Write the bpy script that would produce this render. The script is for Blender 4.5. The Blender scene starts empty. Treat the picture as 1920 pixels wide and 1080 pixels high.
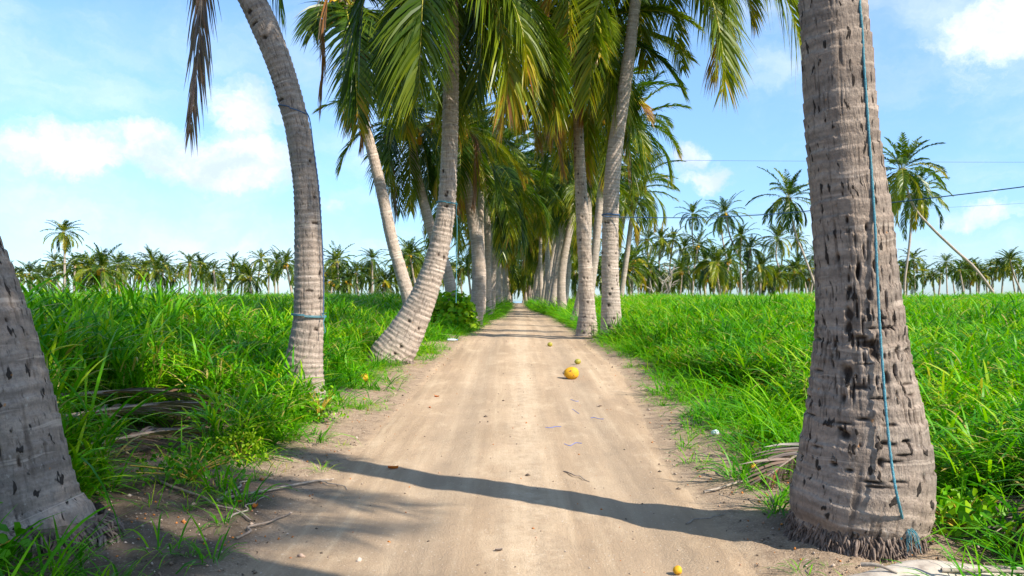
import bpy, math, random
import numpy as np
from mathutils import Vector

# ------------------------------------------------------------------ camera, sky, sun, exposure
SC = bpy.context.scene
COL = SC.collection
F = 1500.0      # focal length in photo pixels
HZ = 565.0      # horizon row
EYE = 1.35
cam = bpy.data.cameras.new('camera')
cam.sensor_width = 36.0
cam.lens = 36.0 * F / 1920.0
cam.shift_y = (HZ - 540.0) / 1920.0
cam.clip_start = 0.05
cam.clip_end = 60000
camo = bpy.data.objects.new('camera', cam)
COL.objects.link(camo)
camo.location = (0, 0, EYE)
camo.rotation_euler = (math.radians(90), 0, 0)
SC.camera = camo

SUN_ELEV = math.radians(42)
SUN_VEC = Vector((0.83 * math.cos(SUN_ELEV), -0.557 * math.cos(SUN_ELEV), math.sin(SUN_ELEV))).normalized()
SUN_AZ = math.atan2(SUN_VEC.x, SUN_VEC.y)
SKY_STRENGTH = 0.15
SUN_ENERGY = 5.0
SC.view_settings.view_transform = 'Standard'
SC.view_settings.look = 'None'
SC.view_settings.gamma = 1.0
SC.view_settings.exposure = 0.72

sl = bpy.data.lights.new('sun', 'SUN')
sl.energy = SUN_ENERGY
sl.angle = math.radians(0.6)
sl.color = (1.0, 0.94, 0.84)
so = bpy.data.objects.new('sun', sl)
COL.objects.link(so)
so.rotation_euler = SUN_VEC.to_track_quat('Z', 'Y').to_euler()
so.location = (20, -12, 30)

SC.cycles.max_bounces = 7
SC.cycles.transparent_max_bounces = 8
SC.cycles.transmission_bounces = 4
SC.cycles.sample_clamp_indirect = 4.0


class NT:
    """tiny node-tree helper"""
    def __init__(self, tree):
        self.t = tree
        self.t.nodes.clear()

    def n(self, typ, ins=None, **kw):
        nd = self.t.nodes.new(typ)
        for k, v in kw.items():
            setattr(nd, k, v)
        if ins:
            for k, v in ins.items():
                self.set(nd, k, v)
        return nd

    def set(self, nd, k, v):
        s = nd.inputs[k]
        if isinstance(v, bpy.types.NodeSocket):
            self.t.links.new(v, s)
        elif isinstance(v, bpy.types.Node):
            self.t.links.new(v.outputs[0], s)
        else:
            s.default_value = v

    def math(self, op, a, b=None, c=None, clamp=False):
        nd = self.n('ShaderNodeMath', operation=op, use_clamp=clamp)
        self.set(nd, 0, a)
        if b is not None: self.set(nd, 1, b)
        if c is not None: self.set(nd, 2, c)
        return nd.outputs[0]

    def vmath(self, op, a, b=None):
        nd = self.n('ShaderNodeVectorMath', operation=op)
        self.set(nd, 0, a)
        if b is not None: self.set(nd, 1, b)
        return nd.outputs['Value'] if op in ('LENGTH', 'DOT_PRODUCT') else nd.outputs[0]

    def mr(self, v, a, b, c=0.0, d=1.0, smooth=False):
        nd = self.n('ShaderNodeMapRange', interpolation_type='SMOOTHSTEP' if smooth else 'LINEAR')
        self.set(nd, 'Value', v)
        nd.inputs['From Min'].default_value = a
        nd.inputs['From Max'].default_value = b
        nd.inputs['To Min'].default_value = c
        nd.inputs['To Max'].default_value = d
        return nd.outputs[0]

    def mix(self, f, a, b, blend='MIX'):
        nd = self.n('ShaderNodeMix', data_type='RGBA', blend_type=blend)
        self.set(nd, 0, f)
        self.set(nd, 6, a)
        self.set(nd, 7, b)
        return nd.outputs[2]

    def noise(self, vec, scale, detail=3.0, rough=0.55, dist=0.0):
        nd = self.n('ShaderNodeTexNoise', {'Scale': scale, 'Detail': detail, 'Roughness': rough, 'Distortion': dist})
        self.set(nd, 'Vector', vec)
        return nd.outputs[0]

    def ramp(self, fac, stops, interp='LINEAR'):
        nd = self.n('ShaderNodeValToRGB')
        nd.color_ramp.interpolation = interp
        els = nd.color_ramp.elements
        while len(els) > 1: els.remove(els[-1])
        els[0].position = stops[0][0]; els[0].color = (*stops[0][1], 1)
        for p, c in stops[1:]:
            e = els.new(p); e.color = (*c, 1)
        self.set(nd, 0, fac)
        return nd.outputs[0]


def build_world():
    w = bpy.data.worlds.new('World')
    SC.world = w
    w.use_nodes = True
    T = NT(w.node_tree)
    sky = T.n('ShaderNodeTexSky', sky_type='NISHITA', sun_disc=False)
    sky.sun_elevation = SUN_ELEV
    sky.sun_rotation = SUN_AZ
    sky.air_density = 1.0
    sky.dust_density = 0.4
    sky.ozone_density = 1.6
    d = T.n('ShaderNodeTexCoord').outputs['Generated']
    # warp the direction so that the cloud banks have torn outlines
    wn = T.n('ShaderNodeTexNoise', {'Vector': d, 'Scale': 8.0, 'Detail': 8.0, 'Roughness': 0.66})
    warp = T.vmath('SCALE', T.vmath('SUBTRACT', wn.outputs['Color'], (0.5, 0.5, 0.5)))
    T.t.nodes[-1].inputs['Scale'].default_value = 0.10
    dw = T.vmath('ADD', d, warp)
    f1 = T.noise(dw, 6.0, 8.0, 0.6)
    f2 = T.noise(T.vmath('MULTIPLY', dw, (1.0, 1.0, 2.2)), 13.0, 7.0, 0.62)
    blobs = [  # photo pixel x, y, half-width, half-height, weight
        (400, 305, 190, 66, 1.12), (300, 250, 90, 45, .9), (120, 290, 140, 75, 1.0), (20, 350, 120, 60, .42), (470, 185, 110, 62, .8),
        (190, 175, 60, 60, .45), (90, 85, 110, 30, .3), (230, 400, 180, 36, .42), (70, 410, 110, 55, .42), (60, 480, 90, 26, .42),
        (625, 400, 42, 26, .6), (1308, 292, 38, 34, .95), (1350, 325, 56, 36, 1.1), (1230, 385, 36, 30, .4),
        (1870, 45, 160, 85, 1.1), (1800, 130, 120, 70, .5), (1700, 200, 90, 60, .3), (1830, 405, 80, 32, .85), (1800, 460, 80, 28, .6), (1560, 470, 60, 26, .4),
        (1420, 160, 150, 40, .3), (380, 410, 60, 20, .4), (700, 470, 120, 24, .5), (780, 430, 60, 30, .45), (1090, 480, 200, 24, .4),
        (1900, 250, 90, 26, .25), (10, 180, 60, 60, .35), 
        (-500, 250, 260, 90, .8), (2500, 300, 260, 90, .8), (-1200, 100, 400, 120, .7), (3300, 0, 500, 160, .7)]
    acc = None
    for px, py, sx, sy, wt in blobs:
        c = Vector(((px - 960) / F, 1.0, (HZ - py) / F)).normalized()
        k = c.y
        v = T.vmath('MULTIPLY', T.vmath('SUBTRACT', dw, tuple(c)), (F / sx / k, 0.0, F / sy / k))
        m = T.mr(T.vmath('LENGTH', v), 1.5, 0.15, 0.0, wt, True)
        acc = m if acc is None else T.math('MAXIMUM', acc, m)
    n = T.math('ADD', T.math('MULTIPLY', T.math('SUBTRACT', f1, 0.5), 1.6), T.math('MULTIPLY', T.math('SUBTRACT', f2, 0.5), 1.25))
    up = T.mr(T.n('ShaderNodeSeparateXYZ', {0: d}).outputs[2], -0.02, 0.03)
    dens = T.mr(T.math('ADD', acc, n), 0.28, 1.08, 0.0, 1.0, True)
    dens = T.math('MULTIPLY', dens, up)
    veil = T.mr(T.noise(T.vmath('MULTIPLY', dw, (1.0, 1.0, 3.0)), 3.0, 6.0, 0.6), 0.40, 0.72, 0.0, 0.50, True)
    dens = T.math('MAXIMUM', dens, T.math('MULTIPLY', veil, up))
    # cloud underside a little lavender
    shade = T.mr(T.noise(T.vmath('ADD', dw, (0.0, 0.0, -0.03)), 9.0, 5.0, 0.6), 0.38, 0.60, 0.0, 1.0, True)
    cc = T.mix(shade, (0.60, 0.72, 0.95, 1), (0.90, 0.96, 1.0, 1))
    bg1 = T.n('ShaderNodeBackground', {'Strength': SKY_STRENGTH})
    z = T.n('ShaderNodeSeparateXYZ', {0: d}).outputs[2]
    tint = T.mix(T.mr(z, 0.0, 0.30), (0.44, 0.62, 0.86, 1), (0.80, 0.97, 1.14, 1))
    T.set(bg1, 'Color', T.mix(1.0, sky.outputs[0], tint, 'MULTIPLY'))
    bg2 = T.n('ShaderNodeBackground', {'Color': cc, 'Strength': 0.80})
    mx = T.n('ShaderNodeMixShader', {0: dens, 1: bg1.outputs[0], 2: bg2.outputs[0]})
    T.n('ShaderNodeOutputWorld', {'Surface': mx.outputs[0]})


build_world()

# ------------------------------------------------------------------ tools
rng = np.random.default_rng(7)
random.seed(7)
_P = rng.random((64, 64, 64)).astype(np.float32)


def vn(x, y, z, seed=0):
    """value noise 0..1"""
    x = np.asarray(x, dtype=float) + seed * 17.31; y = np.asarray(y, dtype=float) + seed * 5.77; z = np.asarray(z, dtype=float) + seed * 9.13
    x, y, z = np.broadcast_arrays(x, y, z)
    x, y, z = .36 * x + .48 * y - .80 * z, -.80 * x + .60 * y, .48 * x + .64 * y + .60 * z      # turned lattice: no rows along the axes
    xi = np.floor(x).astype(int); yi = np.floor(y).astype(int); zi = np.floor(z).astype(int)
    fx = x - xi; fy = y - yi; fz = z - zi
    fx = fx * fx * (3 - 2 * fx); fy = fy * fy * (3 - 2 * fy); fz = fz * fz * (3 - 2 * fz)
    def g(a, b, c): return _P[(xi + a) & 63, (yi + b) & 63, (zi + c) & 63]
    def lp(a, b, t): return a + (b - a) * t
    return lp(lp(lp(g(0, 0, 0), g(1, 0, 0), fx), lp(g(0, 1, 0), g(1, 1, 0), fx), fy),
              lp(lp(g(0, 0, 1), g(1, 0, 1), fx), lp(g(0, 1, 1), g(1, 1, 1), fx), fy), fz)


def fbm(x, y, z, seed=0, o=4):
    s = 0; a = 0.5; t = 0
    for i in range(o):
        s = s + a * vn(np.asarray(x) * 2 ** i, np.asarray(y) * 2 ** i, np.asarray(z) * 2 ** i, seed + i); t += a; a *= 0.5
    return s / t


_TY = [-40, 0, 4.3, 9, 12, 15, 18, 24, 35, 50, 80, 110, 150, 175, 200, 230, 6000]
_TZ = [0, 0, .02, .09, .25, .36, .48, .55, .60, .68, .82, .92, 1.02, .98, -.2, -2.0, -2.0]


def zt(x, y):
    x = np.asarray(x, dtype=float); y = np.asarray(y, dtype=float)
    z = np.interp(y, _TY, _TZ)
    side = np.clip((np.abs(x) - 350) / 60, 0, 1)
    return z * (1 - side) - 2.0 * side


def road_l(y): return np.interp(y, [-10, 0, 3.9, 6, 9, 12, 18, 24, 35, 50, 80, 150, 200], [-1.5, -1.45, -1.32, -1.35, -1.35, -1.25, -1.1, -.85, -.55, -.32, -.12, .1, .1])
def road_r(y): return np.interp(y, [-10, 0, 3.9, 6, 9, 12, 18, 24, 35, 50, 80, 150, 200], [1.3, 1.3, 1.25, 1.25, 1.5, 1.75, 1.65, 1.7, 1.9, 1.45, 1.6, 1.9, 1.9])


def P(px, py, Y):
    """photo pixel at depth Y to a point"""
    return np.array([(px - 960) / F * Y, Y, EYE + (HZ - py) / F * Y])


def G(px, py):
    """ground point seen at photo pixel"""
    lo, hi = 2.0, 170.0
    k = (py - HZ) / F
    for _ in range(50):
        m = (lo + hi) / 2
        if (EYE - float(zt(0, m))) / m > k: lo = m
        else: hi = m
    return np.array([(px - 960) / F * lo, lo, float(zt(0, lo))])


def tag(o, label=None, cat=None, group=None, kind=None):
    if label: o['label'] = label
    if cat: o['category'] = cat
    if group: o['group'] = group
    if kind: o['kind'] = kind
    return o


def thing(name, loc, label, cat, group=None):
    o = bpy.data.objects.new(name, None)
    o.empty_display_size = 0.3
    o.location = tuple(float(v) for v in loc)
    COL.objects.link(o)
    return tag(o, label, cat, group)


def mesh_np(name, V, quads=None, mats=None, midx=None, tint=None, uv=None, smooth=True, tris=None, extra=None):
    """numpy verts + faces to a mesh; V is (n,3), faces (m,4) and/or (k,3)"""
    me = bpy.data.meshes.new(name)
    V = np.asarray(V, dtype=np.float32)
    nq = 0 if quads is None else len(quads)
    nt = 0 if tris is None else len(tris)
    me.vertices.add(len(V))
    me.vertices.foreach_set('co', V.ravel())
    idx = []
    if nq: idx.append(np.asarray(quads, dtype=np.int32).ravel())
    if nt: idx.append(np.asarray(tris, dtype=np.int32).ravel())
    idx = np.concatenate(idx)
    me.loops.add(len(idx))
    me.loops.foreach_set('vertex_index', idx)
    me.polygons.add(nq + nt)
    st = np.concatenate([np.arange(nq) * 4, nq * 4 + np.arange(nt) * 3]).astype(np.int32)
    me.polygons.foreach_set('loop_start', st)
    if midx is not None: me.polygons.foreach_set('material_index', np.asarray(midx, dtype=np.int32))
    if smooth: me.polygons.foreach_set('use_smooth', np.ones(nq + nt, dtype=bool))
    for nm, arr in (('tint', tint), ) + tuple((extra or {}).items()):
        if arr is not None:
            a = me.attributes.new(nm, 'FLOAT', 'POINT')
            a.data.foreach_set('value', np.asarray(arr, dtype=np.float32))
    if uv is not None:
        l = me.uv_layers.new(name='UVMap')
        l.data.foreach_set('uv', np.asarray(uv, dtype=np.float32)[idx].ravel())
    for m in (mats or []): me.materials.append(m)
    me.update(calc_edges=True)
    me.validate()
    return me


def link(name, me, parent=None, loc=None):
    o = bpy.data.objects.new(name, me)
    if loc is not None: o.location = tuple(float(v) for v in loc)
    if parent is not None:
        o.parent = parent
        o.location = (0, 0, 0) if loc is None else o.location
    COL.objects.link(o)
    return o


class Acc:
    """collects pieces into one mesh"""
    def __init__(self):
        self.v = []; self.q = []; self.m = []; self.t = []; self.n = 0
    def add(self, V, Q, mat=0, tint=0.0):
        V = np.asarray(V, dtype=float); Q = np.asarray(Q, dtype=int)
        self.v.append(V); self.q.append(Q + self.n); self.m.append(np.full(len(Q), mat)); self.t.append(np.broadcast_to(np.asarray(tint, dtype=float), (len(V),)))
        self.n += len(V)
    def mesh(self, name, mats, origin=(0, 0, 0), smooth=True):
        V = np.concatenate(self.v) - np.asarray(origin)
        return mesh_np(name, V, np.concatenate(self.q), mats, np.concatenate(self.m), np.concatenate(self.t), smooth=smooth)


def grid_quads(nu, nv, wrap=False):
    """nu around, nv along"""
    j, i = np.meshgrid(np.arange(nv - 1), np.arange(nu if wrap else nu - 1), indexing='ij')
    i2 = (i + 1) % nu
    return np.stack([j * nu + i, j * nu + i2, (j + 1) * nu + i2, (j + 1) * nu + i], -1).reshape(-1, 4)


def tube(pts, rad, k=6, flat=1.0):
    pts = np.asarray(pts, dtype=float); n = len(pts)
    rad = np.broadcast_to(np.asarray(rad, dtype=float), (n,))
    T = np.gradient(pts, axis=0); T /= np.linalg.norm(T, axis=1)[:, None] + 1e-9
    ref = np.array([0, 0, 1.0]) if abs(T[:, 2]).mean() < 0.8 else np.array([0, 1.0, 0])
    A = np.cross(T, ref); A /= np.linalg.norm(A, axis=1)[:, None] + 1e-9
    B = np.cross(A, T)
    th = np.arange(k) / k * 2 * np.pi
    V = pts[:, None] + rad[:, None, None] * (np.cos(th)[None, :, None] * A[:, None] + flat * np.sin(th)[None, :, None] * B[:, None])
    return V.reshape(-1, 3), grid_quads(k, n, True)


def catmull(pts, n):
    """smooth resample of rows of any width"""
    p = np.asarray(pts, dtype=float)
    p = np.vstack([2 * p[0] - p[1], p, 2 * p[-1] - p[-2]])
    m = len(p) - 3
    t = np.linspace(0, m - 1e-6, n)
    i = np.floor(t).astype(int); f = (t - i)[:, None]
    a, b, c, d = p[i], p[i + 1], p[i + 2], p[i + 3]
    return 0.5 * (2 * b + (c - a) * f + (2 * a - 5 * b + 4 * c - d) * f ** 2 + (3 * b - a - 3 * c + d) * f ** 3)


# ------------------------------------------------------------------ materials
def mat(name, rough=0.8, spec=0.3):
    m = bpy.data.materials.new(name)
    m.use_nodes = True
    T = NT(m.node_tree)
    b = T.n('ShaderNodeBsdfPrincipled', {'Roughness': rough, 'Specular IOR Level': spec})
    o = T.n('ShaderNodeOutputMaterial', {'Surface': b.outputs[0]})
    return m, T, b, o


def bump(T, b, h, strength=0.5, dist=0.01):
    nd = T.n('ShaderNodeBump', {'Strength': strength, 'Distance': dist, 'Height': h})
    T.set(b, 'Normal', nd.outputs[0])


def leaf_mat(name, stops, rough=0.4, transl=0.35, spec=0.4, world_scale=0.25, world_amt=0.25, satboost=(1.0, 1.15, .35)):
    m, T, b, o = mat(name, rough, spec)
    a = T.n('ShaderNodeAttribute', attribute_name='tint').outputs['Fac']
    pos = T.n('ShaderNodeNewGeometry').outputs['Position']
    n = T.noise(pos, world_scale, 2.0)
    f = T.math('ADD', a, T.math('MULTIPLY', T.math('SUBTRACT', n, 0.5), world_amt), clamp=True)
    c = T.ramp(f, stops)
    T.set(b, 'Base Color', c)
    tr = T.n('ShaderNodeBsdfTranslucent', {'Color': T.mix(1.0, c, (*satboost, 1), 'MULTIPLY')})
    ms = T.n('ShaderNodeMixShader', {0: transl, 1: b.outputs[0], 2: tr.outputs[0]})
    T.set(o, 'Surface', ms.outputs[0])
    return m


M = {}
# palm leaflets: tint 0 dark green .. 0.45 yellow green .. 0.7 yellow/orange .. 1 dead brown-grey
M['leaf'] = leaf_mat('palm_leaflet', [(0.0, (.014, .042, .005)), (.22, (.055, .11, .006)), (.45, (.19, .23, .008)), (.62, (.42, .33, .012)), (.78, (.42, .17, .03)), (.9, (.24, .13, .08)), (1.0, (.15, .12, .11))],
                     rough=0.36, transl=0.36, spec=0.30, world_scale=0.5, world_amt=0.26, satboost=(1.35, 1.5, .3))
M['grass'] = leaf_mat('grass_blade', [(0.0, (.012, .085, .002)), (.25, (.045, .22, .002)), (.55, (.15, .40, .004)), (.8, (.33, .46, .008)), (1.0, (.46, .36, .11))],
                      rough=0.42, transl=0.36, spec=0.16, world_scale=0.45, world_amt=0.75, satboost=(1.3, 1.5, .2))
M['bush'] = leaf_mat('broad_leaf', [(0.0, (.03, .14, .003)), (.5, (.10, .32, .004)), (1.0, (.36, .50, .01))], rough=0.4, spec=.2, transl=0.3, world_scale=2.0, world_amt=0.3)

m, T, b, o = mat('rachis', 0.45, 0.4)
a = T.n('ShaderNodeAttribute', attribute_name='tint').outputs['Fac']
T.set(b, 'Base Color', T.ramp(a, [(0, (.20, .26, .03)), (.5, (.48, .38, .03)), (.75, (.42, .22, .05)), (1, (.22, .17, .13))]))
M['rachis'] = m


def bark_mat(name, light, dark, crackk=1.0, ringscale=15.0):
    m, T, b, o = mat(name, 0.92, 0.15)
    uv = T.n('ShaderNodeUVMap').outputs[0]
    pos = T.n('ShaderNodeTexCoord').outputs['Object']
    pit = T.n('ShaderNodeAttribute', attribute_name='pit').outputs['Fac']
    ring = T.n('ShaderNodeAttribute', attribute_name='ring').outputs['Fac']
    dn = T.n('ShaderNodeTexNoise', {'Vector': pos, 'Scale': 5.0, 'Detail': 3.0})
    wv = T.vmath('ADD', uv, T.vmath('MULTIPLY', T.vmath('SUBTRACT', dn.outputs['Color'], (.5, .5, .5)), (0.05, 0.05, 0.0)))
    n1 = T.noise(T.vmath('MULTIPLY', wv, (2.0, ringscale, 1)), 1.0, 5.0, 0.62)           # bands round the trunk
    n2 = T.noise(T.vmath('MULTIPLY', wv, (55.0, 7.0, 1)), 1.0, 5.0, 0.7)          # upright fibres
    n3 = T.noise(pos, 3.0, 5.0, 0.6)
    n4 = T.noise(pos, 45.0, 4.0, 0.7)
    c = T.mix(T.mr(n1, 0.32, 0.68), (*dark, 1), (*light, 1))
    c = T.mix(T.mr(T.noise(T.vmath('ADD', pos, (3, 9, 4)), 7.0, 5.0, 0.65), 0.50, 0.64, 0.0, 0.5), c, tuple(x * 0.75 for x in dark) + (1,))
    c = T.mix(T.mr(n3, 0.35, 0.7, 0.0, 0.45), c, tuple(l * k for l, k in zip(light, (1.12, 1.02, .92))) + (1,))
    c = T.mix(T.mr(n4, 0.42, 0.75, 0.0, 0.55), c, tuple(x * 0.45 for x in dark) + (1,))
    c = T.mix(T.mr(n2, 0.30, 0.42, 0.85 * crackk, 0.0), c, tuple(x * 0.28 for x in dark) + (1,))
    c = T.mix(T.math('MULTIPLY', ring, 0.5), c, tuple(x * 0.62 for x in dark) + (1,))
    slit = T.mr(T.noise(T.vmath('MULTIPLY', wv, (34.0, 9.0, 1)), 1.0, 2.0, .5), .34, .375, .9 * crackk, 0.0)
    c = T.mix(slit, c, tuple(x * 0.22 for x in dark) + (1,))
    lip = T.mr(T.noise(T.vmath('MULTIPLY', wv, (1.2, ringscale * 1.6, 1)), 1.0, 3.0, .5), .60, .66, 0.0, .6)
    c = T.mix(lip, c, tuple(min(1, x * 1.3) for x in light) + (1,))
    # pale lichen flecks and small rusty flecks
    lich = T.mr(T.noise(T.vmath('MULTIPLY', pos, (1, 1, .6)), 28.0, 3.0, 0.6), 0.66, 0.74, 0.0, 0.5)
    c = T.mix(lich, c, (.50, .45, .38, 1))
    rust = T.mr(T.noise(T.vmath('ADD', pos, (7, 3, 1)), 17.0, 2.0, 0.5), 0.73, 0.76, 0.0, 0.7)
    c = T.mix(rust, c, (.42, .19, .06, 1))
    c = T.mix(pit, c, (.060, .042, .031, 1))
    T.set(b, 'Base Color', c)
    h = T.math('ADD', T.math('MULTIPLY', n2, 0.6 + 0.7 * crackk), T.math('ADD', T.math('MULTIPLY', n1, 0.8), T.math('MULTIPLY', n4, 0.7)))
    h = T.math('SUBTRACT', h, T.math('MULTIPLY', slit, 1.2))
    bump(T, b, h, 0.9, 0.012)
    return m


M['bark'] = bark_mat('palm_bark', (.56, .46, .375), (.32, .255, .205), .45)
M['bark_dark'] = bark_mat('palm_bark_old', (.44, .355, .285), (.185, .145, .118), 1.15, 11.0)
M['bark_old'] = bark_mat('palm_bark_scarred', (.46, .375, .305), (.26, .205, .165), .5, 12.0)

m, T, b, o = mat('root_fibre', 0.95, 0.1)
pos = T.n('ShaderNodeTexCoord').outputs['Object']
T.set(b, 'Base Color', T.ramp(T.noise(pos, 22, 4), [(.3, (.06, .042, .033)), (.55, (.20, .15, .12)), (.75, (.32, .25, .20))]))
bump(T, b, T.noise(pos, 120, 3), .6, .004)
M['root'] = m


def simple(name, stops, rough=0.7, scale=20, spec=.3, bumpk=0.0, bscale=60):
    m, T, b, o = mat(name, rough, spec)
    pos = T.n('ShaderNodeTexCoord').outputs['Object']
    T.set(b, 'Base Color', T.ramp(T.noise(pos, scale, 4, .6), stops))
    if bumpk: bump(T, b, T.noise(pos, bscale, 4), bumpk, .004)
    return m


M['coconut'] = simple('coconut_husk', [(.3, (.56, .22, .012)), (.5, (.66, .36, .02)), (.60, (.62, .30, .02)), (.66, (.20, .09, .03))], .62, 16, .2, .3, 30)
M['greennut'] = simple('green_coconut_husk', [(.3, (.20, .24, .03)), (.7, (.42, .30, .03))], .45, 8, .4)
M['rope'] = simple('teal_rope', [(.35, (.025, .14, .18)), (.65, (.13, .34, .40))], .7, 160, .3, .9, 260)
M['rope_blue'] = simple('dark_cable', [(.3, (.03, .07, .16)), (.7, (.06, .13, .24))], .6, 30)
M['wire'] = simple('wire_metal', [(.3, (.14, .2, .28)), (.7, (.2, .27, .36))], .6, 30)
M['dry'] = simple('dry_sheath', [(.28, (.16, .12, .10)), (.45, (.42, .35, .28)), (.7, (.60, .53, .44))], .75, 9, .25, .5, 40)
M['orange_scrap'] = simple('orange_husk_scrap', [(.3, (.55, .10, .015)), (.7, (.70, .24, .02))], .6, 25)
M['stick'] = simple('dry_stick', [(.3, (.20, .16, .125)), (.7, (.46, .38, .30))], .85, 30, .2, .5, 80)
M['cyan'] = simple('turquoise_plastic', [(.3, (.06, .55, .60)), (.7, (.15, .75, .78))], .35, 12, .5)
M['clear'] = simple('cloudy_plastic', [(.3, (.50, .62, .68)), (.7, (.78, .85, .88))], .25, 12, .6)
M['blue'] = simple('blue_plastic', [(.3, (.06, .14, .55)), (.7, (.12, .24, .70))], .5, 12)
M['white'] = simple('white_paint', [(.3, (.7, .7, .68)), (.7, (.8, .8, .8))], .5, 12)


# ------------------------------------------------------------------ ground, road, sea
def sand_nodes(T, b, pos, roadf):
    """roadf socket 0 verge .. 1 wheel-packed road"""
    big = T.noise(pos, 0.55, 4, .6)
    streak = T.noise(T.vmath('MULTIPLY', pos, (7.0, 0.28, 1)), 1.0, 5, .62)
    fine = T.noise(pos, 75, 4, .75)
    mid = T.noise(pos, 9, 5, .7)
    sx = T.n('ShaderNodeSeparateXYZ', {0: pos})
    xr = T.math('SUBTRACT', sx.outputs[0], T.math('ADD', T.math('MULTIPLY', sx.outputs[1], 0.0085), 0.06))
    # pale packed strip between the two slightly greyer wheel tracks
    w1 = T.mr(T.math('ABSOLUTE', T.math('SUBTRACT', T.math('ABSOLUTE', xr), 0.66)), 0.08, 0.42, 1.0, 0.0, True)
    cen = T.mr(T.math('ABSOLUTE', xr), 0.0, 0.35, 1.0, 0.0, True)
    road = T.mix(T.mr(big, .3, .7), (.42, .325, .225, 1), (.58, .455, .325, 1))
    road = T.mix(T.mr(streak, .50, .74, 0, .55), road, (.78, .66, .49, 1))
    road = T.mix(T.mr(streak, .48, .30, 0, .55), road, (.34, .265, .19, 1))
    blot = T.noise(T.vmath('MULTIPLY', pos, (2.6, 1.3, 1)), 1.0, 6, .68)
    road = T.mix(T.mr(blot, .52, .66, 0, .45), road, (.36, .285, .21, 1))
    road = T.mix(T.mr(blot, .46, .34, 0, .45), road, (.74, .62, .46, 1))
    road = T.mix(T.math('MULTIPLY', w1, .35), road, (.44, .37, .285, 1))
    road = T.mix(T.math('MULTIPLY', cen, T.mr(mid, .35, .65, .1, .55)), road, (.84, .72, .55, 1))
    rough = T.mix(T.mr(mid, .3, .7), (.24, .185, .135, 1), (.48, .38, .28, 1))
    rough = T.mix(T.mr(fine, .52, .68, 0, .6), rough, (.66, .56, .46, 1))
    rough = T.mix(T.mr(fine, .44, .30, 0, .8), rough, (.12, .09, .07, 1))
    edge = T.mr(T.math('ADD', roadf, T.math('MULTIPLY', T.math('SUBTRACT', mid, .5), .7)), .25, .75, 0, 1, True)
    c = T.mix(edge, rough, road)
    c = T.mix(T.mr(fine, .47, .30, 0, .30), c, (.24, .19, .145, 1))
    soil = T.mix(T.mr(mid, .3, .7), (.10, .078, .058, 1), (.24, .19, .145, 1))
    soil = T.mix(T.mr(fine, .56, .70, 0, .6), soil, (.42, .36, .30, 1))
    sf = T.n('ShaderNodeAttribute', attribute_name='soil').outputs['Fac']
    sf = T.mr(T.math('ADD', sf, T.math('MULTIPLY', T.math('SUBTRACT', mid, .5), .5)), .3, .7, 0, 1, True)
    c = T.mix(sf, c, soil)
    c = T.mix(1.0, c, (.88, .80, .72, 1), 'MULTIPLY')
    grit = T.noise(pos, 42, 3, .8)
    c = T.mix(T.mr(grit,   .61, .71, 0, .42), c, (.17, .12, .085, 1))
    c = T.mix(T.mr(T.noise(T.vmath('ADD', pos, (5, 2, 0)), 55, 2, .6), .66, .72, 0, .5), c, (.72, .64, .54, 1))
    T.set(b, 'Base Color', c)
    h = T.math('ADD', T.math('MULTIPLY', fine, .8), T.math('MULTIPLY', mid, T.mr(edge, 0, 1, 1.6, .5)))
    bump(T, b, h, .75, .02)


def ground_mats():
    m, T, b, o = mat('sandy_soil', .95, .12)
    pos = T.n('ShaderNodeTexCoord').outputs['Object']
    sand_nodes(T, b, pos, T.n('ShaderNodeAttribute', attribute_name='roadf').outputs['Fac'])
    M['ground'] = m
    m, T, b, o = mat('water_sea', .12, .5)
    pos = T.n('ShaderNodeTexCoord').outputs['Object']
    T.set(b, 'Base Color', (.02, .12, .22, 1))
    bump(T, b, T.noise(T.vmath('MULTIPLY', pos, (1, 1, 1)), .4, 4), .6, .3)
    M['water'] = m


ground_mats()


def micro(x, y):
    """small relief of the sand, shared by ground and road"""
    d = np.minimum(x - road_l(y), road_r(y) - x)          # > 0 inside the road
    near = np.exp(-np.maximum(y - 3, 0) / 22)
    rough = fbm(x * 2.2, y * 2.2, 0 * x, 3, 4) - .5
    fine = fbm(x * 9, y * 9, 0 * x, 5, 3) - .5
    verge = np.clip(-d * 1.2 + .3, 0, 1)
    z = rough * (.02 + .09 * verge) * near + fine * (.006 + .03 * verge) * near
    # verge a little higher than the worn road
    z = z + .07 * np.clip(-d / .9, 0, 1) * np.clip(1.2 - .01 * y, .2, 1)
    for tx, ty, tr in ((1.84, 4.3, .42), (-2.46, 4.15, .42), (-2.28, 9, .3), (-1.98, 13, .4), (-1.3, 24, .4), (2.24, 18, .35), (1.78, 19, .35)):      # soil heaped round the boles
        q = np.exp(-((np.hypot(x - tx, y - ty) / (tr * 1.35)) ** 2))
        z = z + q * (.045 + .10 * (fbm(x * 6, y * 6, 0 * x, 37, 3) - .5))
    c = x - (.06 + .0085 * y)
    z = z + .010 * (fbm(x * 13, y * .55, 0 * x, 23, 3) - .5) * near * np.clip(d * 3, 0, 1) + .012 * (fbm(x * 4, y * 3, 0 * x, 29, 4) - .5) * near
    z = z - .018 * np.exp(-((np.abs(c) - .68) / .16) ** 2)
    return z


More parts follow.
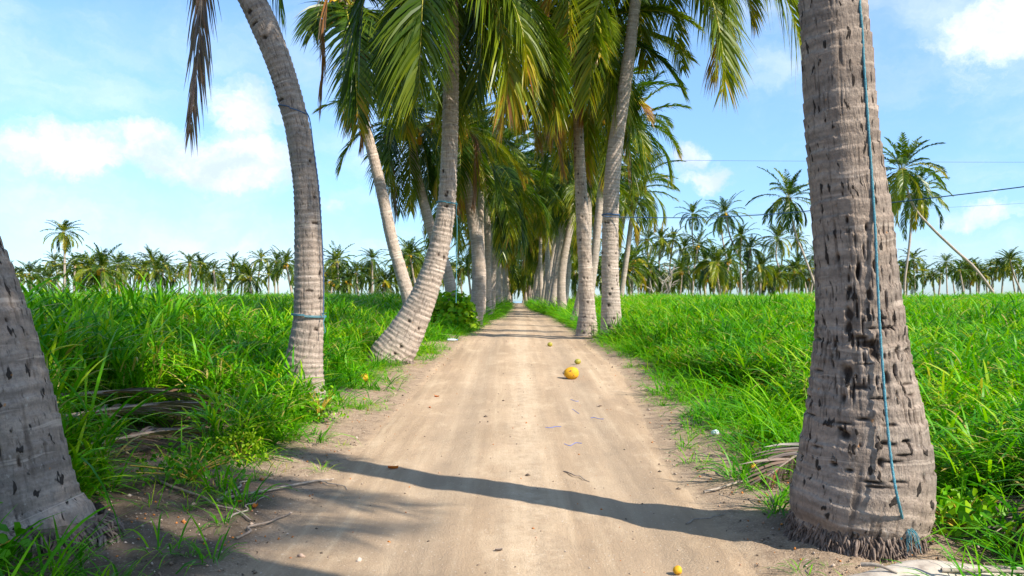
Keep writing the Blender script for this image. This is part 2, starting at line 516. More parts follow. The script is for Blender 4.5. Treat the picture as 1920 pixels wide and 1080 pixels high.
def soil_mask(x, y):
    s = np.zeros_like(x)
    for gx, gy, rx, ry in [(-2.35, 4.4, 1.35, 1.9), (-3.5, 8.0, 1.2, 1.2), (2.0, 4.6, .7, .35), (2.2, 6.3, .55, 1.2), (2.7, 4.0, .6, .8), (-2.2, 3.2, .5, .8)]:
        s = np.maximum(s, 1 - np.clip(np.hypot((x - gx) / rx, (y - gy) / ry) - .3, 0, 1))
    tall = np.clip((-x - 2.6) / .5, 0, 1) + np.clip((x - 2.7) / .5, 0, 1)
    return np.clip(np.maximum(s, tall), 0, 1)


def build_ground():
    ys = np.concatenate([np.linspace(-30, 2, 24)[:-1], np.linspace(2, 12, 300)[:-1], np.linspace(12, 40, 200)[:-1], np.linspace(40, 230, 150)[:-1], np.linspace(230, 900, 12)])
    xs = np.concatenate([-np.geomspace(5, 800, 46)[::-1], np.linspace(-5, 5, 300)[1:-1], np.geomspace(5, 800, 46)])
    X, Y = np.meshgrid(xs, ys)
    Z = zt(X, Y) + micro(X, Y) * (np.abs(X) < 30)
    d = np.minimum(X - road_l(Y), road_r(Y) - X)
    sunk = np.clip(d / .35, 0, 1) * .03         # the road sheet lies over this bed
    Z = Z - sunk
    rf = np.clip(.5 + d / .5, 0, 1)
    V = np.stack([X, Y, Z], -1).reshape(-1, 3)
    me = mesh_np('ground', V, grid_quads(len(xs), len(ys)), [M['ground']], extra={'roadf': rf.ravel(), 'soil': (soil_mask(X, Y) * (1 - rf)).ravel()})
    tag(link('ground', me), kind='structure')
    # road
    ys = np.concatenate([np.linspace(-12, 2, 20)[:-1], np.linspace(2, 12, 320)[:-1], np.linspace(12, 40, 260)[:-1], np.linspace(40, 186, 200)])
    t = np.linspace(0, 1, 150)
    Yr = np.repeat(ys[:, None], len(t), 1)
    wl = (fbm(ys * .9, 0 * ys, 0 * ys, 11) - .5) * .25; wr = (fbm(ys * .9, 0 * ys + 9, 0 * ys, 13) - .5) * .25
    Xr = (road_l(ys) + wl)[:, None] * (1 - t) + (road_r(ys) + wr)[:, None] * t
    d = np.minimum(Xr - road_l(Yr), road_r(Yr) - Xr)
    e = np.minimum(t, 1 - t)
    Z = zt(Xr, Yr) + micro(Xr, Yr) + .004 - .014 * np.clip(1 - e / .06, 0, 1)[None]
    V = np.stack([Xr, Yr, Z], -1).reshape(-1, 3)
    me = mesh_np('sandy_road', V, grid_quads(len(t), len(ys)), [M['ground']], extra={'roadf': np.clip(.5 + d / .5, 0, 1).ravel(), 'soil': np.zeros(Z.size)})
    tag(link('road', me), kind='structure')
    n = 96; th = np.linspace(0, 2 * np.pi, n, endpoint=False)
    rr = np.array([1, 300, 1500, 6000, 30000.])
    V = np.stack([np.outer(rr, np.cos(th)), np.outer(rr, np.sin(th)), np.full((5, n), -1.2)], -1).reshape(-1, 3)
    tag(link('sea', mesh_np('sea', V, grid_quads(n, 5, True), [M['water']])), kind='structure')


build_ground()


def gz(x, y):
    x = np.asarray(x, dtype=float); y = np.asarray(y, dtype=float)
    return zt(x, y) + micro(x, y)


# ------------------------------------------------------------------ palm parts
def trunk_mesh(name, path, nu, dv, seed, bark='bark', ring=.055, amp=.012, cracks=0.0, pits=(), origin=None, ragged=()):
    """path rows: x,y,z,r. Leaf-scar rings, fissures and pits are real relief."""
    path = np.asarray(path, dtype=float)
    L = np.linalg.norm(np.diff(path[:, :3], axis=0), axis=1).sum()
    n = max(12, int(L / dv))
    C = catmull(path, n)
    s = np.concatenate([[0], np.cumsum(np.linalg.norm(np.diff(C[:, :3], axis=0), axis=1))])
    C = np.stack([np.interp(np.linspace(0, s[-1], n), s, C[:, k]) for k in range(4)], -1)
    v = np.linspace(0, s[-1], n)
    Pn = C[:, :3]
    T = np.gradient(Pn, axis=0); T /= np.linalg.norm(T, axis=1)[:, None]
    A = np.cross(T, np.array([0, 1.0, 0])); A /= np.linalg.norm(A, axis=1)[:, None]
    B = np.cross(A, T)
    th = np.arange(nu) / nu * 2 * np.pi
    TH, VV = np.meshgrid(th, v)
    cx, cy = np.cos(TH), np.sin(TH)
    R = np.repeat(C[:, 3][:, None], nu, 1)
    ph = VV / ring + 1.1 * (fbm(cx * 1.0, cy * 1.0, VV * 1.5, seed, 3) - .5) + 2.2 * (vn(0 * VV, 0 * VV, VV * 3, seed) - .5)
    fr = ph - np.floor(ph)
    ringv = np.exp(-((fr - .5) / .14) ** 2)
    rid = np.floor(ph)
    step = vn(rid * 1.7, rid * .3, 0 * rid, seed + 3) - .5
    R = R * (1 + .05 * (fbm(cx * 1.2, cy * 1.2, VV * 1.2, seed + 1, 3) - .5) * 2)
    R = R + amp * (fr - .5) * (.5 + vn(cx * 2, cy * 2, VV * 6, seed + 7)) + amp * .8 * step
    pit = np.zeros_like(R)
    if cracks:
        ck = fbm(cx * 16, cy * 16, VV * 3.2, seed + 9, 3)
        g = np.clip((.40 - ck) / .07, 0, 1)
        brk = np.clip(vn(cx * 3, cy * 3, VV * 14, seed + 4) * 2 - .4, 0, 1)
        R = R - cracks * g * brk
        R = R + cracks * .8 * (fbm(cx * 9, cy * 9, VV * 25, seed + 21, 3) - .5)
        pit = np.maximum(pit, g * brk * .55)
    rad = C[:, 3][:, None]
    wob = (fbm(cx * 11, cy * 11, VV * 22, seed + 31, 2) - .5) * 1.1
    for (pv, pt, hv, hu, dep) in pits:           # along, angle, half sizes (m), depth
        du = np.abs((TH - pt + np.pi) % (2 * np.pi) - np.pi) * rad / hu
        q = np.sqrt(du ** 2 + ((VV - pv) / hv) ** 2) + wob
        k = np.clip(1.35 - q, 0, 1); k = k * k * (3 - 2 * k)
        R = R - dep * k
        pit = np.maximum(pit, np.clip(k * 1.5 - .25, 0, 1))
    for (v0, v1, a0, a1, dep, thr) in ragged:           # torn, chewed zones of bark
        zone = np.clip(1 - np.abs((VV - (v0 + v1) / 2) / ((v1 - v0) / 2)) ** 3, 0, 1) * np.clip(1 - np.abs(((TH - (a0 + a1) / 2 + np.pi) % (2 * np.pi) - np.pi) / ((a1 - a0) / 2)) ** 3, 0, 1)
        rg = fbm(cx * 10, cy * 10, VV * 16, seed + 51, 4)
        k = np.clip((thr - .02 - rg) / .035, 0, 1) * zone
        rg2 = fbm(cx * 6, cy * 6, VV * 60, seed + 57, 4)
        k2 = np.clip((thr - .04 - rg2) / .03, 0, 1) * zone
        k = np.maximum(k, k2)
        R = R - dep * k + dep * .5 * (rg - .5) * zone
        pit = np.maximum(pit, k * .92)
    V = Pn[:, None] + R[..., None] * (cx[..., None] * A[:, None] + cy[..., None] * B[:, None])
    uv = np.stack([TH * C[:, 3].mean(), VV], -1).reshape(-1, 2)
    V = V.reshape(-1, 3) - (np.zeros(3) if origin is None else np.asarray(origin))
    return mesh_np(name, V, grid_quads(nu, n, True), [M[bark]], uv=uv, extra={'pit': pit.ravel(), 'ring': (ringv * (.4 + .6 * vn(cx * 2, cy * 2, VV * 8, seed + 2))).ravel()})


def frond_arrays(acc, R, side, nl, lmax, width, rs, tint, droop=.35, fwd=(.55, 1.1), segs=3, vfold=.25, lprof=None, rachis=.022, dead=False, tipdead=0.0, start=.16):
    """R: rachis points (n,3). side: unit side vector(s)."""
    n = len(R)
    T = np.gradient(R, axis=0); T /= np.linalg.norm(T, axis=1)[:, None] + 1e-9
    acc.add(*tube(R, np.linspace(rachis, rachis * .15, n), 5 if segs >= 3 else 3), mat=1, tint=min(1.0, tint * .9 + .12))
    side = np.broadcast_to(np.asarray(side, dtype=float), (n, 3))
    S = np.cross(T, np.cross(side, T)); S /= np.linalg.norm(S, axis=1)[:, None] + 1e-9
    N = np.cross(S, T)
    N = np.where((N[:, 2] < 0)[:, None], -N, N)
    t = np.repeat(np.linspace(start, .995, nl), 2) + rs.normal(0, .3 / nl, nl * 2)
    t = np.clip(t, start, .999)
    sg = np.tile([1.0, -1.0], nl)
    f = t * (n - 1); i = np.minimum(f.astype(int), n - 2); w = (f - i)[:, None]
    base = R[i] * (1 - w) + R[i + 1] * w
    Ti = T[i]; Si = S[i] * sg[:, None]; Ni = N[i]
    u = (t - start) / (1 - start)
    prof = np.interp(u, [0, .12, .4, .7, .9, 1.0], [.45, .85, 1.0, .82, .55, .35]) if lprof is None else lprof(u)
    ln = lmax * prof * rs.uniform(.85, 1.08, nl * 2)
    ang = fwd[0] + (fwd[1] - fwd[0]) * u + rs.normal(0, .07, nl * 2)
    D = Si * np.cos(ang)[:, None] + Ti * np.sin(ang)[:, None] + Ni * (vfold + rs.normal(0, .10, nl * 2))[:, None]
    D /= np.linalg.norm(D, axis=1)[:, None]
    W = Ti - D * (Ti * D).sum(1)[:, None]; W /= np.linalg.norm(W, axis=1)[:, None] + 1e-9
    # tilt each leaflet about its own axis
    rot = rs.normal(.35, .35, nl * 2) * sg
    W = W * np.cos(rot)[:, None] + np.cross(D, W) * np.sin(rot)[:, None]
    g = droop * rs.uniform(.6, 1.5, nl * 2)
    k = segs + 1
    tt = np.linspace(0, 1, k)
    wd = np.interp(tt, [0, .12, .5, 1], [.55, 1, .9, .04])
    pos = base[:, None] + D[:, None] * (ln[:, None] * tt)[..., None] + np.array([0, 0, -1.0]) * (g[:, None] * ln[:, None] * tt ** 2)[..., None]
    # keep length about constant when it droops a lot
    ww = (width * (.6 + .5 * prof))[:, None, None] * wd[None, :, None] * .5 * W[:, None]
    V = np.stack([pos - ww, pos + ww], 2).reshape(-1, 3)
    m = nl * 2
    j, s = np.meshgrid(np.arange(m), np.arange(segs), indexing='ij')
    b0 = j * k * 2 + s * 2
    Q = np.stack([b0, b0 + 1, b0 + 3, b0 + 2], -1).reshape(-1, 4)
    tn = tint + rs.normal(0, .05, m)[:, None] + np.zeros(k)[None]
    tn = tn + tipdead * np.clip((u - .55) / .45, 0, 1)[:, None] * rs.uniform(0, 1, m)[:, None]
    tn = tn + .14 * (tt ** 3)[None] * rs.uniform(0, 1.6, m)[:, None]
    acc.add(V, Q, 0, np.repeat(np.clip(tn, 0, 1).reshape(-1), 2))


def rachis_pts(origin, az, e0, bend, L, n=14, sway=0.0, bp=1.25):
    s = np.linspace(0, 1, n)
    e = e0 - bend * s ** bp
    e = np.maximum(e, -1.62)
    a = az + sway * s
    d = np.stack([np.cos(e) * np.cos(a), np.cos(e) * np.sin(a), np.sin(e)], -1)
    P0 = np.concatenate([[[0, 0, 0]], np.cumsum((d[1:] + d[:-1]) / 2 * (L / (n - 1)), 0)])
    return P0 + np.asarray(origin)


def crown_mesh(name, seed, nf=24, L=4.3, lod=0, e_hi=1.35, e_lo=-1.0, tint0=.18, wind=0.0, origin=(0, 0, 0), extra=(), skip=lambda az, e: False, tintvar=.12):
    rs = np.random.default_rng(seed)
    acc = Acc()
    nl, segs, wd, lm = {0: (112, 4, .036, .95), 1: (62, 3, .052, .95), 2: (34, 2, .10, .85), 3: (22, 2, .15, .9)}[lod]
    o = np.asarray(origin, dtype=float)
    for i in range(nf):
        a = i / (nf - 1)
        az = i * 2.39996 + rs.normal(0, .2) + seed
        e0 = e_hi + (e_lo - e_hi) * a ** 1.1 + rs.normal(0, .1)
        bend = (.75 + .9 * a) * rs.uniform(.75, 1.25)
        Li = L * rs.uniform(.85, 1.1) * (.72 + .28 * min(1, a * 4)) * (1 if lod < 2 else rs.uniform(.8, 1.15))
        if skip(az, e0): continue
        R = rachis_pts(o + np.array([math.cos(az), math.sin(az), 0]) * .1, az + wind * math.sin(az) * .4, e0, bend, Li, 14 if lod < 2 else 9, rs.normal(0, .25))
        tn = np.clip(tint0 + rs.normal(0, tintvar) + .30 * max(0, a - .6), 0, .8)
        frond_arrays(acc, R, (-math.sin(az), math.cos(az), 0), nl, lm * L / 4.6, wd, rs, tn, droop=.25 + .5 * a, segs=segs, tipdead=(.5 if a > .5 else .15) * (1 if lod < 2 else .35))
    for k in range(4 if lod < 2 else 2):          # spear leaves in the middle
        az = rs.uniform(0, 6.28)
        R = rachis_pts(o, az, 1.5, .25, L * rs.uniform(.45, .65), 7)
        frond_arrays(acc, R, (-math.sin(az), math.cos(az), 0), nl // 3, lm * .45, wd, rs, .34, droop=.1, fwd=(1.2, 1.45), segs=segs)
    for fn in extra: fn(acc, rs)
    # leaf bases and fibre round the top of the trunk
    for k in range(9 if lod < 2 else 4):
        az = rs.uniform(0, 6.28); c, s = math.cos(az), math.sin(az)
        pts = o + np.array([[c * .14, s * .14, -.55], [c * .2, s * .2, -.2], [c * .26, s * .26, .15]])
        acc.add(*tube(pts, [.05, .06, .035], 5), mat=1, tint=rs.uniform(.5, .95))
    return acc.mesh(name, [M['leaf'], M['rachis']])


def dead_frond_mesh(name, pts, seed, lmax=.55, nl=46, tint=.93, width=.03, spread=.28):
    """hanging dead frond: leaflets folded down along the rachis"""
    rs = np.random.default_rng(seed)
    acc = Acc()
    R = catmull(np.asarray(pts, dtype=float), 14)
    d = R[-1] - R[0]; d[2] = 0
    side = np.array([1.0, .25, 0]) if np.linalg.norm(d) < .5 else np.array([-d[1], d[0], 0]) / np.linalg.norm(d)
    frond_arrays(acc, R, side, nl, lmax, width, rs, tint, droop=.9, fwd=(1.57 - spread, 1.57 - spread * .6), segs=3, vfold=.0, start=.08, rachis=.02)
    return acc.mesh(name, [M['leaf'], M['rachis']])


def nut_mesh(name, center, seed, n=9, r=.11, mt='coconut', spread=.3):
    rs = np.random.default_rng(seed)
    acc = Acc()
    nu, nv = 10, 8
    for k in range(n):
        c = np.asarray(center) + rs.normal(0, 1, 3) * spread * np.array([1, 1, .6])
        th = np.linspace(0, 2 * np.pi, nu, endpoint=False); ph = np.linspace(.02, np.pi - .02, nv)
        rr = r * rs.uniform(.85, 1.15)
        V = np.stack([np.outer(np.sin(ph), np.cos(th)), np.outer(np.sin(ph), np.sin(th)), np.outer(np.cos(ph) * 1.22, np.ones(nu))], -1) * rr
        V = V * (1 + .05 * np.cos(3 * th))[None, :, None]
        acc.add(V.reshape(-1, 3) + c, grid_quads(nu, nv, True), 0)
        top = c + np.array([0, 0, rr * 1.2])
        acc.add(*tube(np.array([top, (top + np.asarray(center)) / 2 + [0, 0, .25], np.asarray(center) + [0, 0, .45]]), .012, 4), mat=1, tint=.5)
    return acc.mesh(name, [M[mt], M['rachis']])


def roots_mesh(name, c, r0, r1, h, n, seed, thick=.008, zfun=None):
    """apron of short adventitious roots under the bole"""
    rs = np.random.default_rng(seed); acc = Acc()
    for k in range(n):
        a = rs.uniform(0, 6.28); u = rs.uniform(0, 1)
        zz = h * (1 - u * .75)
        ra = r0 + (r1 - r0) * u * rs.uniform(.55, 1.0)
        p0 = np.array([math.cos(a) * ra * .86, math.sin(a) * ra * .86, zz + rs.uniform(0, .04)])
        ln = rs.uniform(.03, .11)
        out = rs.uniform(-.01, .05)
        a2 = a + rs.normal(0, .10)
        p2 = np.array([math.cos(a2) * (ra + out), math.sin(a2) * (ra + out), max(-.03, zz - ln)])
        p1 = (p0 + p2) / 2 + np.array([math.cos(a), math.sin(a), .6]) * rs.uniform(.005, .03)
        pts = catmull(np.array([p0, p1, p2]), 5)
        acc.add(*tube(pts, thick * rs.uniform(.6, 1.4) * np.array([1, 1, 1, .85, .4]), 5), 0)
    # solid dark core behind them
    th = np.linspace(0, 2 * np.pi, 40, endpoint=False)
    rr = np.array([r0 * .9, r0 * .88, (r0 + r1) * .43, r1 * .84, r1 * .95]); zz = np.array([h + .05, h * .8, h * .45, .05, -.08])
    wob = 1 + .09 * (rs.random((5, 40)) - .5)
    V = np.stack([rr[:, None] * np.cos(th) * wob, rr[:, None] * np.sin(th) * wob, np.repeat(zz[:, None], 40, 1)], -1).reshape(-1, 3)
    acc.add(V, grid_quads(40, 5, True), 0)
    return acc.mesh(name, [M['root']])


def pxpath(rows, Y, up=()):
    """rows (cx, cy, width px) top or bottom first -> world path from ground up; up: extra world rows"""
    out = []
    for r in rows:
        yy = r[3] if len(r) > 3 else Y
        p = P(r[0], r[1], yy)
        out.append([*p, r[2] / 2 / F * yy])
    return out + [list(u) for u in up]


def palm(label, group, path, nu=24, dv=.05, seed=1, bark='bark', crown=None, crown_off=(0, 0, 0), crown_rot=0.0, crown_scale=1.0, crown_tilt=(0, 0), nuts=None, dead=(), name='coconut_palm', **tk):
    base = np.array(path[0][:3], dtype=float)
    base[2] = float(zt(base[0], base[1]))
    t = thing(name, base, label, 'palm tree', group)
    link('trunk', trunk_mesh('trunk', path, nu, dv, seed, bark, origin=base, **tk), t)
    top = np.array(path[-1][:3])
    if crown is not None:
        c = link('crown', crown, t, loc=top - base + np.asarray(crown_off))
        c.rotation_euler = (crown_tilt[0], crown_tilt[1], crown_rot)
        c.scale = (crown_scale,) * 3
    if nuts is not None:
        link('coconut_bunch', nuts, t, loc=top - base + np.asarray(crown_off))
    for k, d in enumerate(dead):
        link('dead_frond', d, t, loc=top - base + np.asarray(crown_off))
    return t


def hero_frond(acc, rs, pts, origin, L=.95, nl=88, tint=.3, droop=.35, side=None, width=.045, tipdead=.3, fwd=(.5, 1.1), vfold=.15):
    """frond through photo points (px, py, depth)"""
    R = catmull(np.array([P(*p) for p in pts]) - np.asarray(origin), 16)
    if side is None:
        d = R[-1] - R[0]; side = np.array([-d[1], d[0], 0]); side /= np.linalg.norm(side) + 1e-9
    frond_arrays(acc, R, side, nl, L, width, rs, tint, droop=droop, segs=4, tipdead=tipdead, fwd=fwd, vfold=vfold, start=.1)


# ---- shared crowns for the more distant palms
CR1 = [crown_mesh('crown', 100 + i, nf=34, L=4.2, lod=1, e_lo=-1.05, tint0=.19 + .04 * (i % 3), tintvar=.17) for i in range(4)]
CRA = [crown_mesh('crown', 150 + i, nf=28, L=3.6, lod=1, e_lo=-.5, tint0=.13 + .05 * (i % 3), tintvar=.15) for i in range(4)]  # avenue crowns: shade of the tunnel put into a darker leaf tint
CR2 = [crown_mesh('crown', 200 + i, nf=27 + i % 3 * 3, L=3.9, lod=2, e_hi=1.5, e_lo=-.8 + .1 * (i % 2), tint0=.12 + .06 * (i % 3), wind=.6) for i in range(5)]
CR3 = [crown_mesh('crown', 300 + i, nf=20 + i % 3 * 2, L=3.7, lod=3, e_hi=1.5, e_lo=-.5, tint0=.12 + .06 * (i % 3)) for i in range(4)]
NUT = [nut_mesh('coconut_bunch', (0.0, 0, -.35), 400 + i, n=9, mt='coconut', spread=.26) for i in range(2)] + [nut_mesh('coconut_bunch', (0, 0, -.35), 409, n=9, mt='greennut', spread=.26)]

# ------------------------------------------------------------------ the near palms
def front(e_lim, half):
    """no old frond hanging in front of the trunk on its road side"""
    return lambda az, e: e < e_lim and abs((az + math.pi / 2 + math.pi) % (2 * math.pi) - math.pi) < half


def near_palms():
    rs = np.random.default_rng(5)
    # --- big right foreground palm
    prof = [(1600, 1075, 190), (1600, 1040, 198), (1602, 1005, 214), (1607, 965, 246), (1612, 930, 250), (1617, 895, 242), (1619, 860, 234), (1618, 800, 216), (1614, 700, 179), (1611, 600, 156), (1604, 500, 141),
            (1596, 400, 138), (1585, 300, 130), (1576, 200, 128), (1570, 100, 124), (1562, 0, 120), (1552, -150, 116)]
    Y = 4.3
    up = [[1.6, 4.3, 5.3, .16], [1.4, 4.35, 7.2, .15], [1.25, 4.4, 9.2, .14]]
    path = pxpath(prof, Y, up)
    pits = []
    # angle: A = T x Y = -X ... visible half is where sin<0 or >0 ; scatter all round
    for k in range(300):
        v = rs.normal(1.3, .3)
        if v < .45 or v > 2.05: continue
        pits.append((v, rs.uniform(0, 6.28), rs.uniform(.012, .05), rs.uniform(.003, .007), rs.uniform(.008, .018)))
    for k in range(46):
        pits.append((rs.uniform(.5, 1.35), rs.uniform(0, 6.28), rs.uniform(.005, .010), rs.uniform(.03, .08), rs.uniform(.012, .022)))
    def gouge(px, py, w, h, dep=.022):
        c_ = np.interp(py, [0, 400, 600, 700, 800, 900], [1562, 1596, 1611, 1614, 1618, 1623]); hw_ = np.interp(py, [0, 400, 600, 700, 800, 900], [60, 69, 78, 90, 108, 119])
        pits.append(((1075 - py) / F * 4.3, 2 * math.pi - math.acos(max(-.97, min(.97, -(px - c_) / hw_))), h / 2 / F * 4.3, w / 2 / F * 4.3, dep))
    for g_ in [(1590, 640, 34, 20, .03), (1600, 655, 20, 22, .028), (1583, 628, 24, 10), (1566, 585, 14, 26), (1563, 610, 12, 30), (1597, 552, 10, 22), (1608, 500, 7, 22), (1578, 510, 7, 26), (1564, 540, 10, 18), (1620, 595, 22, 7), (1560, 690, 18, 30),
               (1575, 715, 30, 12), (1622, 700, 14, 20), (1640, 690, 8, 22), (1600, 735, 40, 6), (1548, 800, 22, 16, .03), (1543, 790, 10, 10), (1610, 812, 22, 12), (1642, 832, 46, 5), (1575, 770, 34, 5), (1600, 845, 10, 16), (1650, 810, 20, 6),
               (1555, 862, 14, 8), (1535, 855, 16, 8), (1590, 880, 40, 5), (1692, 780, 8, 16), (1678, 640, 6, 20), (1668, 560, 6, 18), (1630, 560, 6, 26), (1548, 480, 8, 16), (1562, 415, 7, 14), (1595, 430, 9, 16), (1543, 640, 8, 22), (1550, 735, 16, 22)]:
        gouge(*g_)
    crown = crown_mesh('crown', 11, nf=26, L=4.2, lod=1, tint0=.25, e_lo=-.25)
    t = palm('thick scarred palm trunk at the right with a teal rope and flared root base', None, path, nu=340, dv=.0075, seed=3, bark='bark_dark', crown=crown,
             ring=.085, amp=.007, cracks=.0045, pits=pits, ragged=[])
    b = np.array(t.location)
    link('root_mass', roots_mesh('root_mass', None, .30, .352, .20, 2400, 5, thick=.0062), t, loc=(.02, .0, .0))
    # --- left foreground palm, leaning out of frame
    prof = [(72, 1090, 236), (66, 1050, 240), (55, 1010, 236), (36, 970, 222), (26, 930, 214), (18, 890, 206), (0, 800, 200), (-22, 700, 190), (-48, 600, 180), (-80, 500, 170), (-118, 420, 160), (-185, 300, 150), (-290, 120, 140)]
    path = pxpath(prof, 4.15, [[-4.9, 4.4, 4.2, .17], [-6.6, 4.8, 6.2, .16], [-8.4, 5.0, 8.2, .15]])
    pits = [(rs.uniform(.35, 2.2), rs.uniform(0, 6.28), rs.uniform(.008, .032), rs.uniform(.003, .009), rs.uniform(.01, .024)) for k in range(80)]
    t = palm('thick grey palm trunk cut off by the left edge of the photo, leaning left', None, path, nu=220, dv=.011, seed=8, bark='bark_dark', crown=crown_mesh('crown', 13, nf=20, L=3.6, lod=1, e_lo=.0), ring=.085, amp=.008, cracks=.004, pits=pits,
             ragged=[])
    link('root_mass', roots_mesh('root_mass', None, .32, .40, .17, 1200, 6, thick=.0065), t, loc=(0.03, .0, 0))
    # --- L2: tall smooth palm curving to the upper left
    prof = [(583, 800, 84), (578, 775, 80), (570, 730, 76), (569, 690, 72), (573, 650, 64), (578, 600, 57), (579, 550, 55), (579, 500, 54), (578, 450, 51), (577, 400, 49), (574, 350, 47), (568, 300, 46), (560, 250, 46), (548, 200, 46),
            (534, 150, 46), (517, 100, 48), (497, 50, 50), (474, 0, 50), (448, -50, 50), (415, -110, 48), (385, -175, 46), (360, -240, 44), (335, -320, 42), (315, -400, 40)]
    path = pxpath(prof, 9.0)
    top = np.array(path[-1][:3])
    pits = [(rs.uniform(.2, 5), rs.uniform(0, 6.28), rs.uniform(.012, .025), rs.uniform(.02, .07), .02) for k in range(26)]
    crown = crown_mesh('crown', 21, nf=22, L=2.4, lod=1, tint0=.2, e_lo=.6)
    d1 = dead_frond_mesh('dead_frond', [P(318, -395, 9) - top, P(372, -250, 8.8) - top, P(380, -120, 8.7) - top, P(378, 0, 8.7) - top, P(370, 120, 8.7) - top, P(356, 245, 8.7) - top], 5, lmax=.46, nl=60, tint=.97, spread=.35)
    d2 = dead_frond_mesh('dead_frond', [P(318, -395, 9) - top, P(440, -190, 9.6) - top, P(500, -90, 9.9) - top, P(530, 30, 10) - top], 6, lmax=.4, nl=40, tint=.2, spread=.5)
    palm('tall palm curving to the upper left, green rope tied round its lower trunk', None, path, nu=110, dv=.013, seed=12, bark='bark_old', crown=crown, dead=[d1, d2], ring=.07, amp=.010, cracks=.004, pits=pits)
    # --- L3: bowed palm leaning right from a swollen slanting base
    prof = [(722, 692, 84), (734, 668, 82), (752, 640, 72), (774, 600, 60), (796, 552, 50), (814, 500, 43), (828, 445, 38), (837, 385, 34), (842, 300, 31), (845, 200, 30), (846, 100, 28), (846, 0, 26), (845, -80, 25)]
    path = pxpath(prof, 13.0)
    top = np.array(path[-1][:3])

    def ex(acc, r):
        hero_frond(acc, r, [(845, -80, 13), (800, -40, 12.2), (790, 60, 11.8), (786, 172, 11.7)], top, tint=.2, droop=.5)
        hero_frond(acc, r, [(845, -80, 13), (880, -60, 12.4), (925, 0, 12.2), (952, 110, 12), (950, 185, 12)], top, tint=.3, tipdead=.6, droop=.5)
        hero_frond(acc, r, [(845, -80, 13), (830, -30, 12.4), (760, 40, 12.2), (735, 180, 12)], top, tint=.10, tipdead=.3, droop=.5)
        hero_frond(acc, r, [(845, -80, 13), (900, -50, 13), (905, 60, 13.5), (890, 190, 13.6)], top, tint=.16, droop=.5)
        hero_frond(acc, r, [(845, -80, 13), (760, -120, 12.8), (690, -30, 12.6), (668, 110, 12.6), (665, 185, 12.6)], top, tint=.08, droop=.5, tipdead=.35)
    crown = crown_mesh('crown', 31, nf=30, L=3.2, lod=0, tint0=.16, e_lo=-.8, extra=[ex], skip=lambda az, e: front(.1, .75)(az, e) or (math.cos(az) < -.6 and e < 1.0))
    pits = [(rs.uniform(.1, 3.5), rs.uniform(0, 6.28), rs.uniform(.02, .04), rs.uniform(.02, .04), .02) for k in range(36)]
    dd = [dead_frond_mesh('dead_frond', [P(845, -80, 13) - top, P(650, -60, 12.8) - top, P(610, 20, 12.8) - top, P(606, 110, 12.8) - top, P(600, 205, 12.8) - top], 8, lmax=.35, nl=50, tint=.88, spread=.2)]
    t = palm('bowed palm with a swollen slanting base, leaning right towards the road', None, path, nu=96, dv=.016, seed=16, bark='bark', crown=crown, nuts=NUT[2], dead=dd, ring=.075, amp=.014, cracks=.005, pits=pits)
    link('root_mass', roots_mesh('root_mass', None, .30, .40, .16, 420, 9, thick=.012), t, loc=(0.09, -.05, 0))
    # --- L4
    prof = [(772, 640, 30), (768, 570, 26), (752, 510, 24), (735, 450, 22), (720, 380, 21), (704, 310, 20), (688, 250, 19), (672, 190, 18), (658, 120, 17), (648, 50, 17), (642, 0, 16)]
    path = pxpath(prof, 17.0); top = np.array(path[-1][:3])

    def ex(acc, r):
        hero_frond(acc, r, [(648, 60, 17), (625, 10, 16.5), (600, 20, 16), (588, 60, 15.8)], top, tint=.12, droop=.6, L=.7)
        hero_frond(acc, r, [(648, 60, 17), (650, 20, 16), (665, 120, 15.2), (672, 240, 15)], top, tint=.2, tipdead=.7, droop=.4)
        hero_frond(acc, r, [(648, 60, 17), (690, 20, 16.4), (722, 90, 16), (735, 240, 16)], top, tint=.2, droop=.5)
    crown = crown_mesh('crown', 41, nf=30, L=2.6, lod=0, tint0=.14, e_lo=-1.0, extra=[ex], skip=lambda az, e: front(-.1, .5)(az, e) or (math.cos(az) < -.45 and e < 1.1))
    dd = [dead_frond_mesh('dead_frond', [P(660, 60, 16.5) - top, P(682, 110, 16.3) - top, P(684, 200, 16.3) - top, P(676, 275, 16.3) - top], 18, lmax=.4, nl=40, tint=.88, spread=.25)]
    palm('slim palm leaning left behind the bowed trunk, its base hidden in grass', None, path, nu=48, dv=.03, seed=18, crown=crown, nuts=NUT[0], dead=dd, ring=.07, amp=.010)
    # --- L4b
    prof = [(862, 620, 24), (850, 560, 22), (835, 500, 21), (812, 440, 20), (794, 380, 19), (782, 330, 18), (774, 280, 17), (768, 225, 17)]
    palm('palm trunk leaning left, seen behind the bowed trunk above the bush', None, pxpath(prof, 22), nu=32, dv=.04, seed=22, crown=CR1[0], crown_scale=.62, nuts=NUT[0], ring=.07, amp=.010,
         dead=[dead_frond_mesh('dead_frond', [(0, 0, 0), (-.5, -.4, -.3), (-.4, -.5, -1.5), (-.3, -.5, -2.6)], 28)])
    # --- L5
    prof = [(880, 628, 46), (885, 614, 40), (890, 595, 32), (895, 570, 28), (898, 540, 27), (898, 500, 26), (894, 450, 24), (885, 400, 22), (876, 350, 20), (868, 300, 18), (858, 240, 17)]
    t = palm('pale curved palm at the left road edge right beside the leafy bush', None, pxpath(prof, 24), nu=40, dv=.035, seed=24, crown=CR1[2], crown_scale=.68, nuts=NUT[1], ring=.07, amp=.012,
         dead=[dead_frond_mesh('dead_frond', [(0, 0, 0), (.5, -.4, -.3), (.55, -.5, -1.5), (.5, -.5, -2.4)], 29, tint=.86)])
    link('root_mass', roots_mesh('root_mass', None, .34, .46, .14, 200, 19, thick=.016), t)
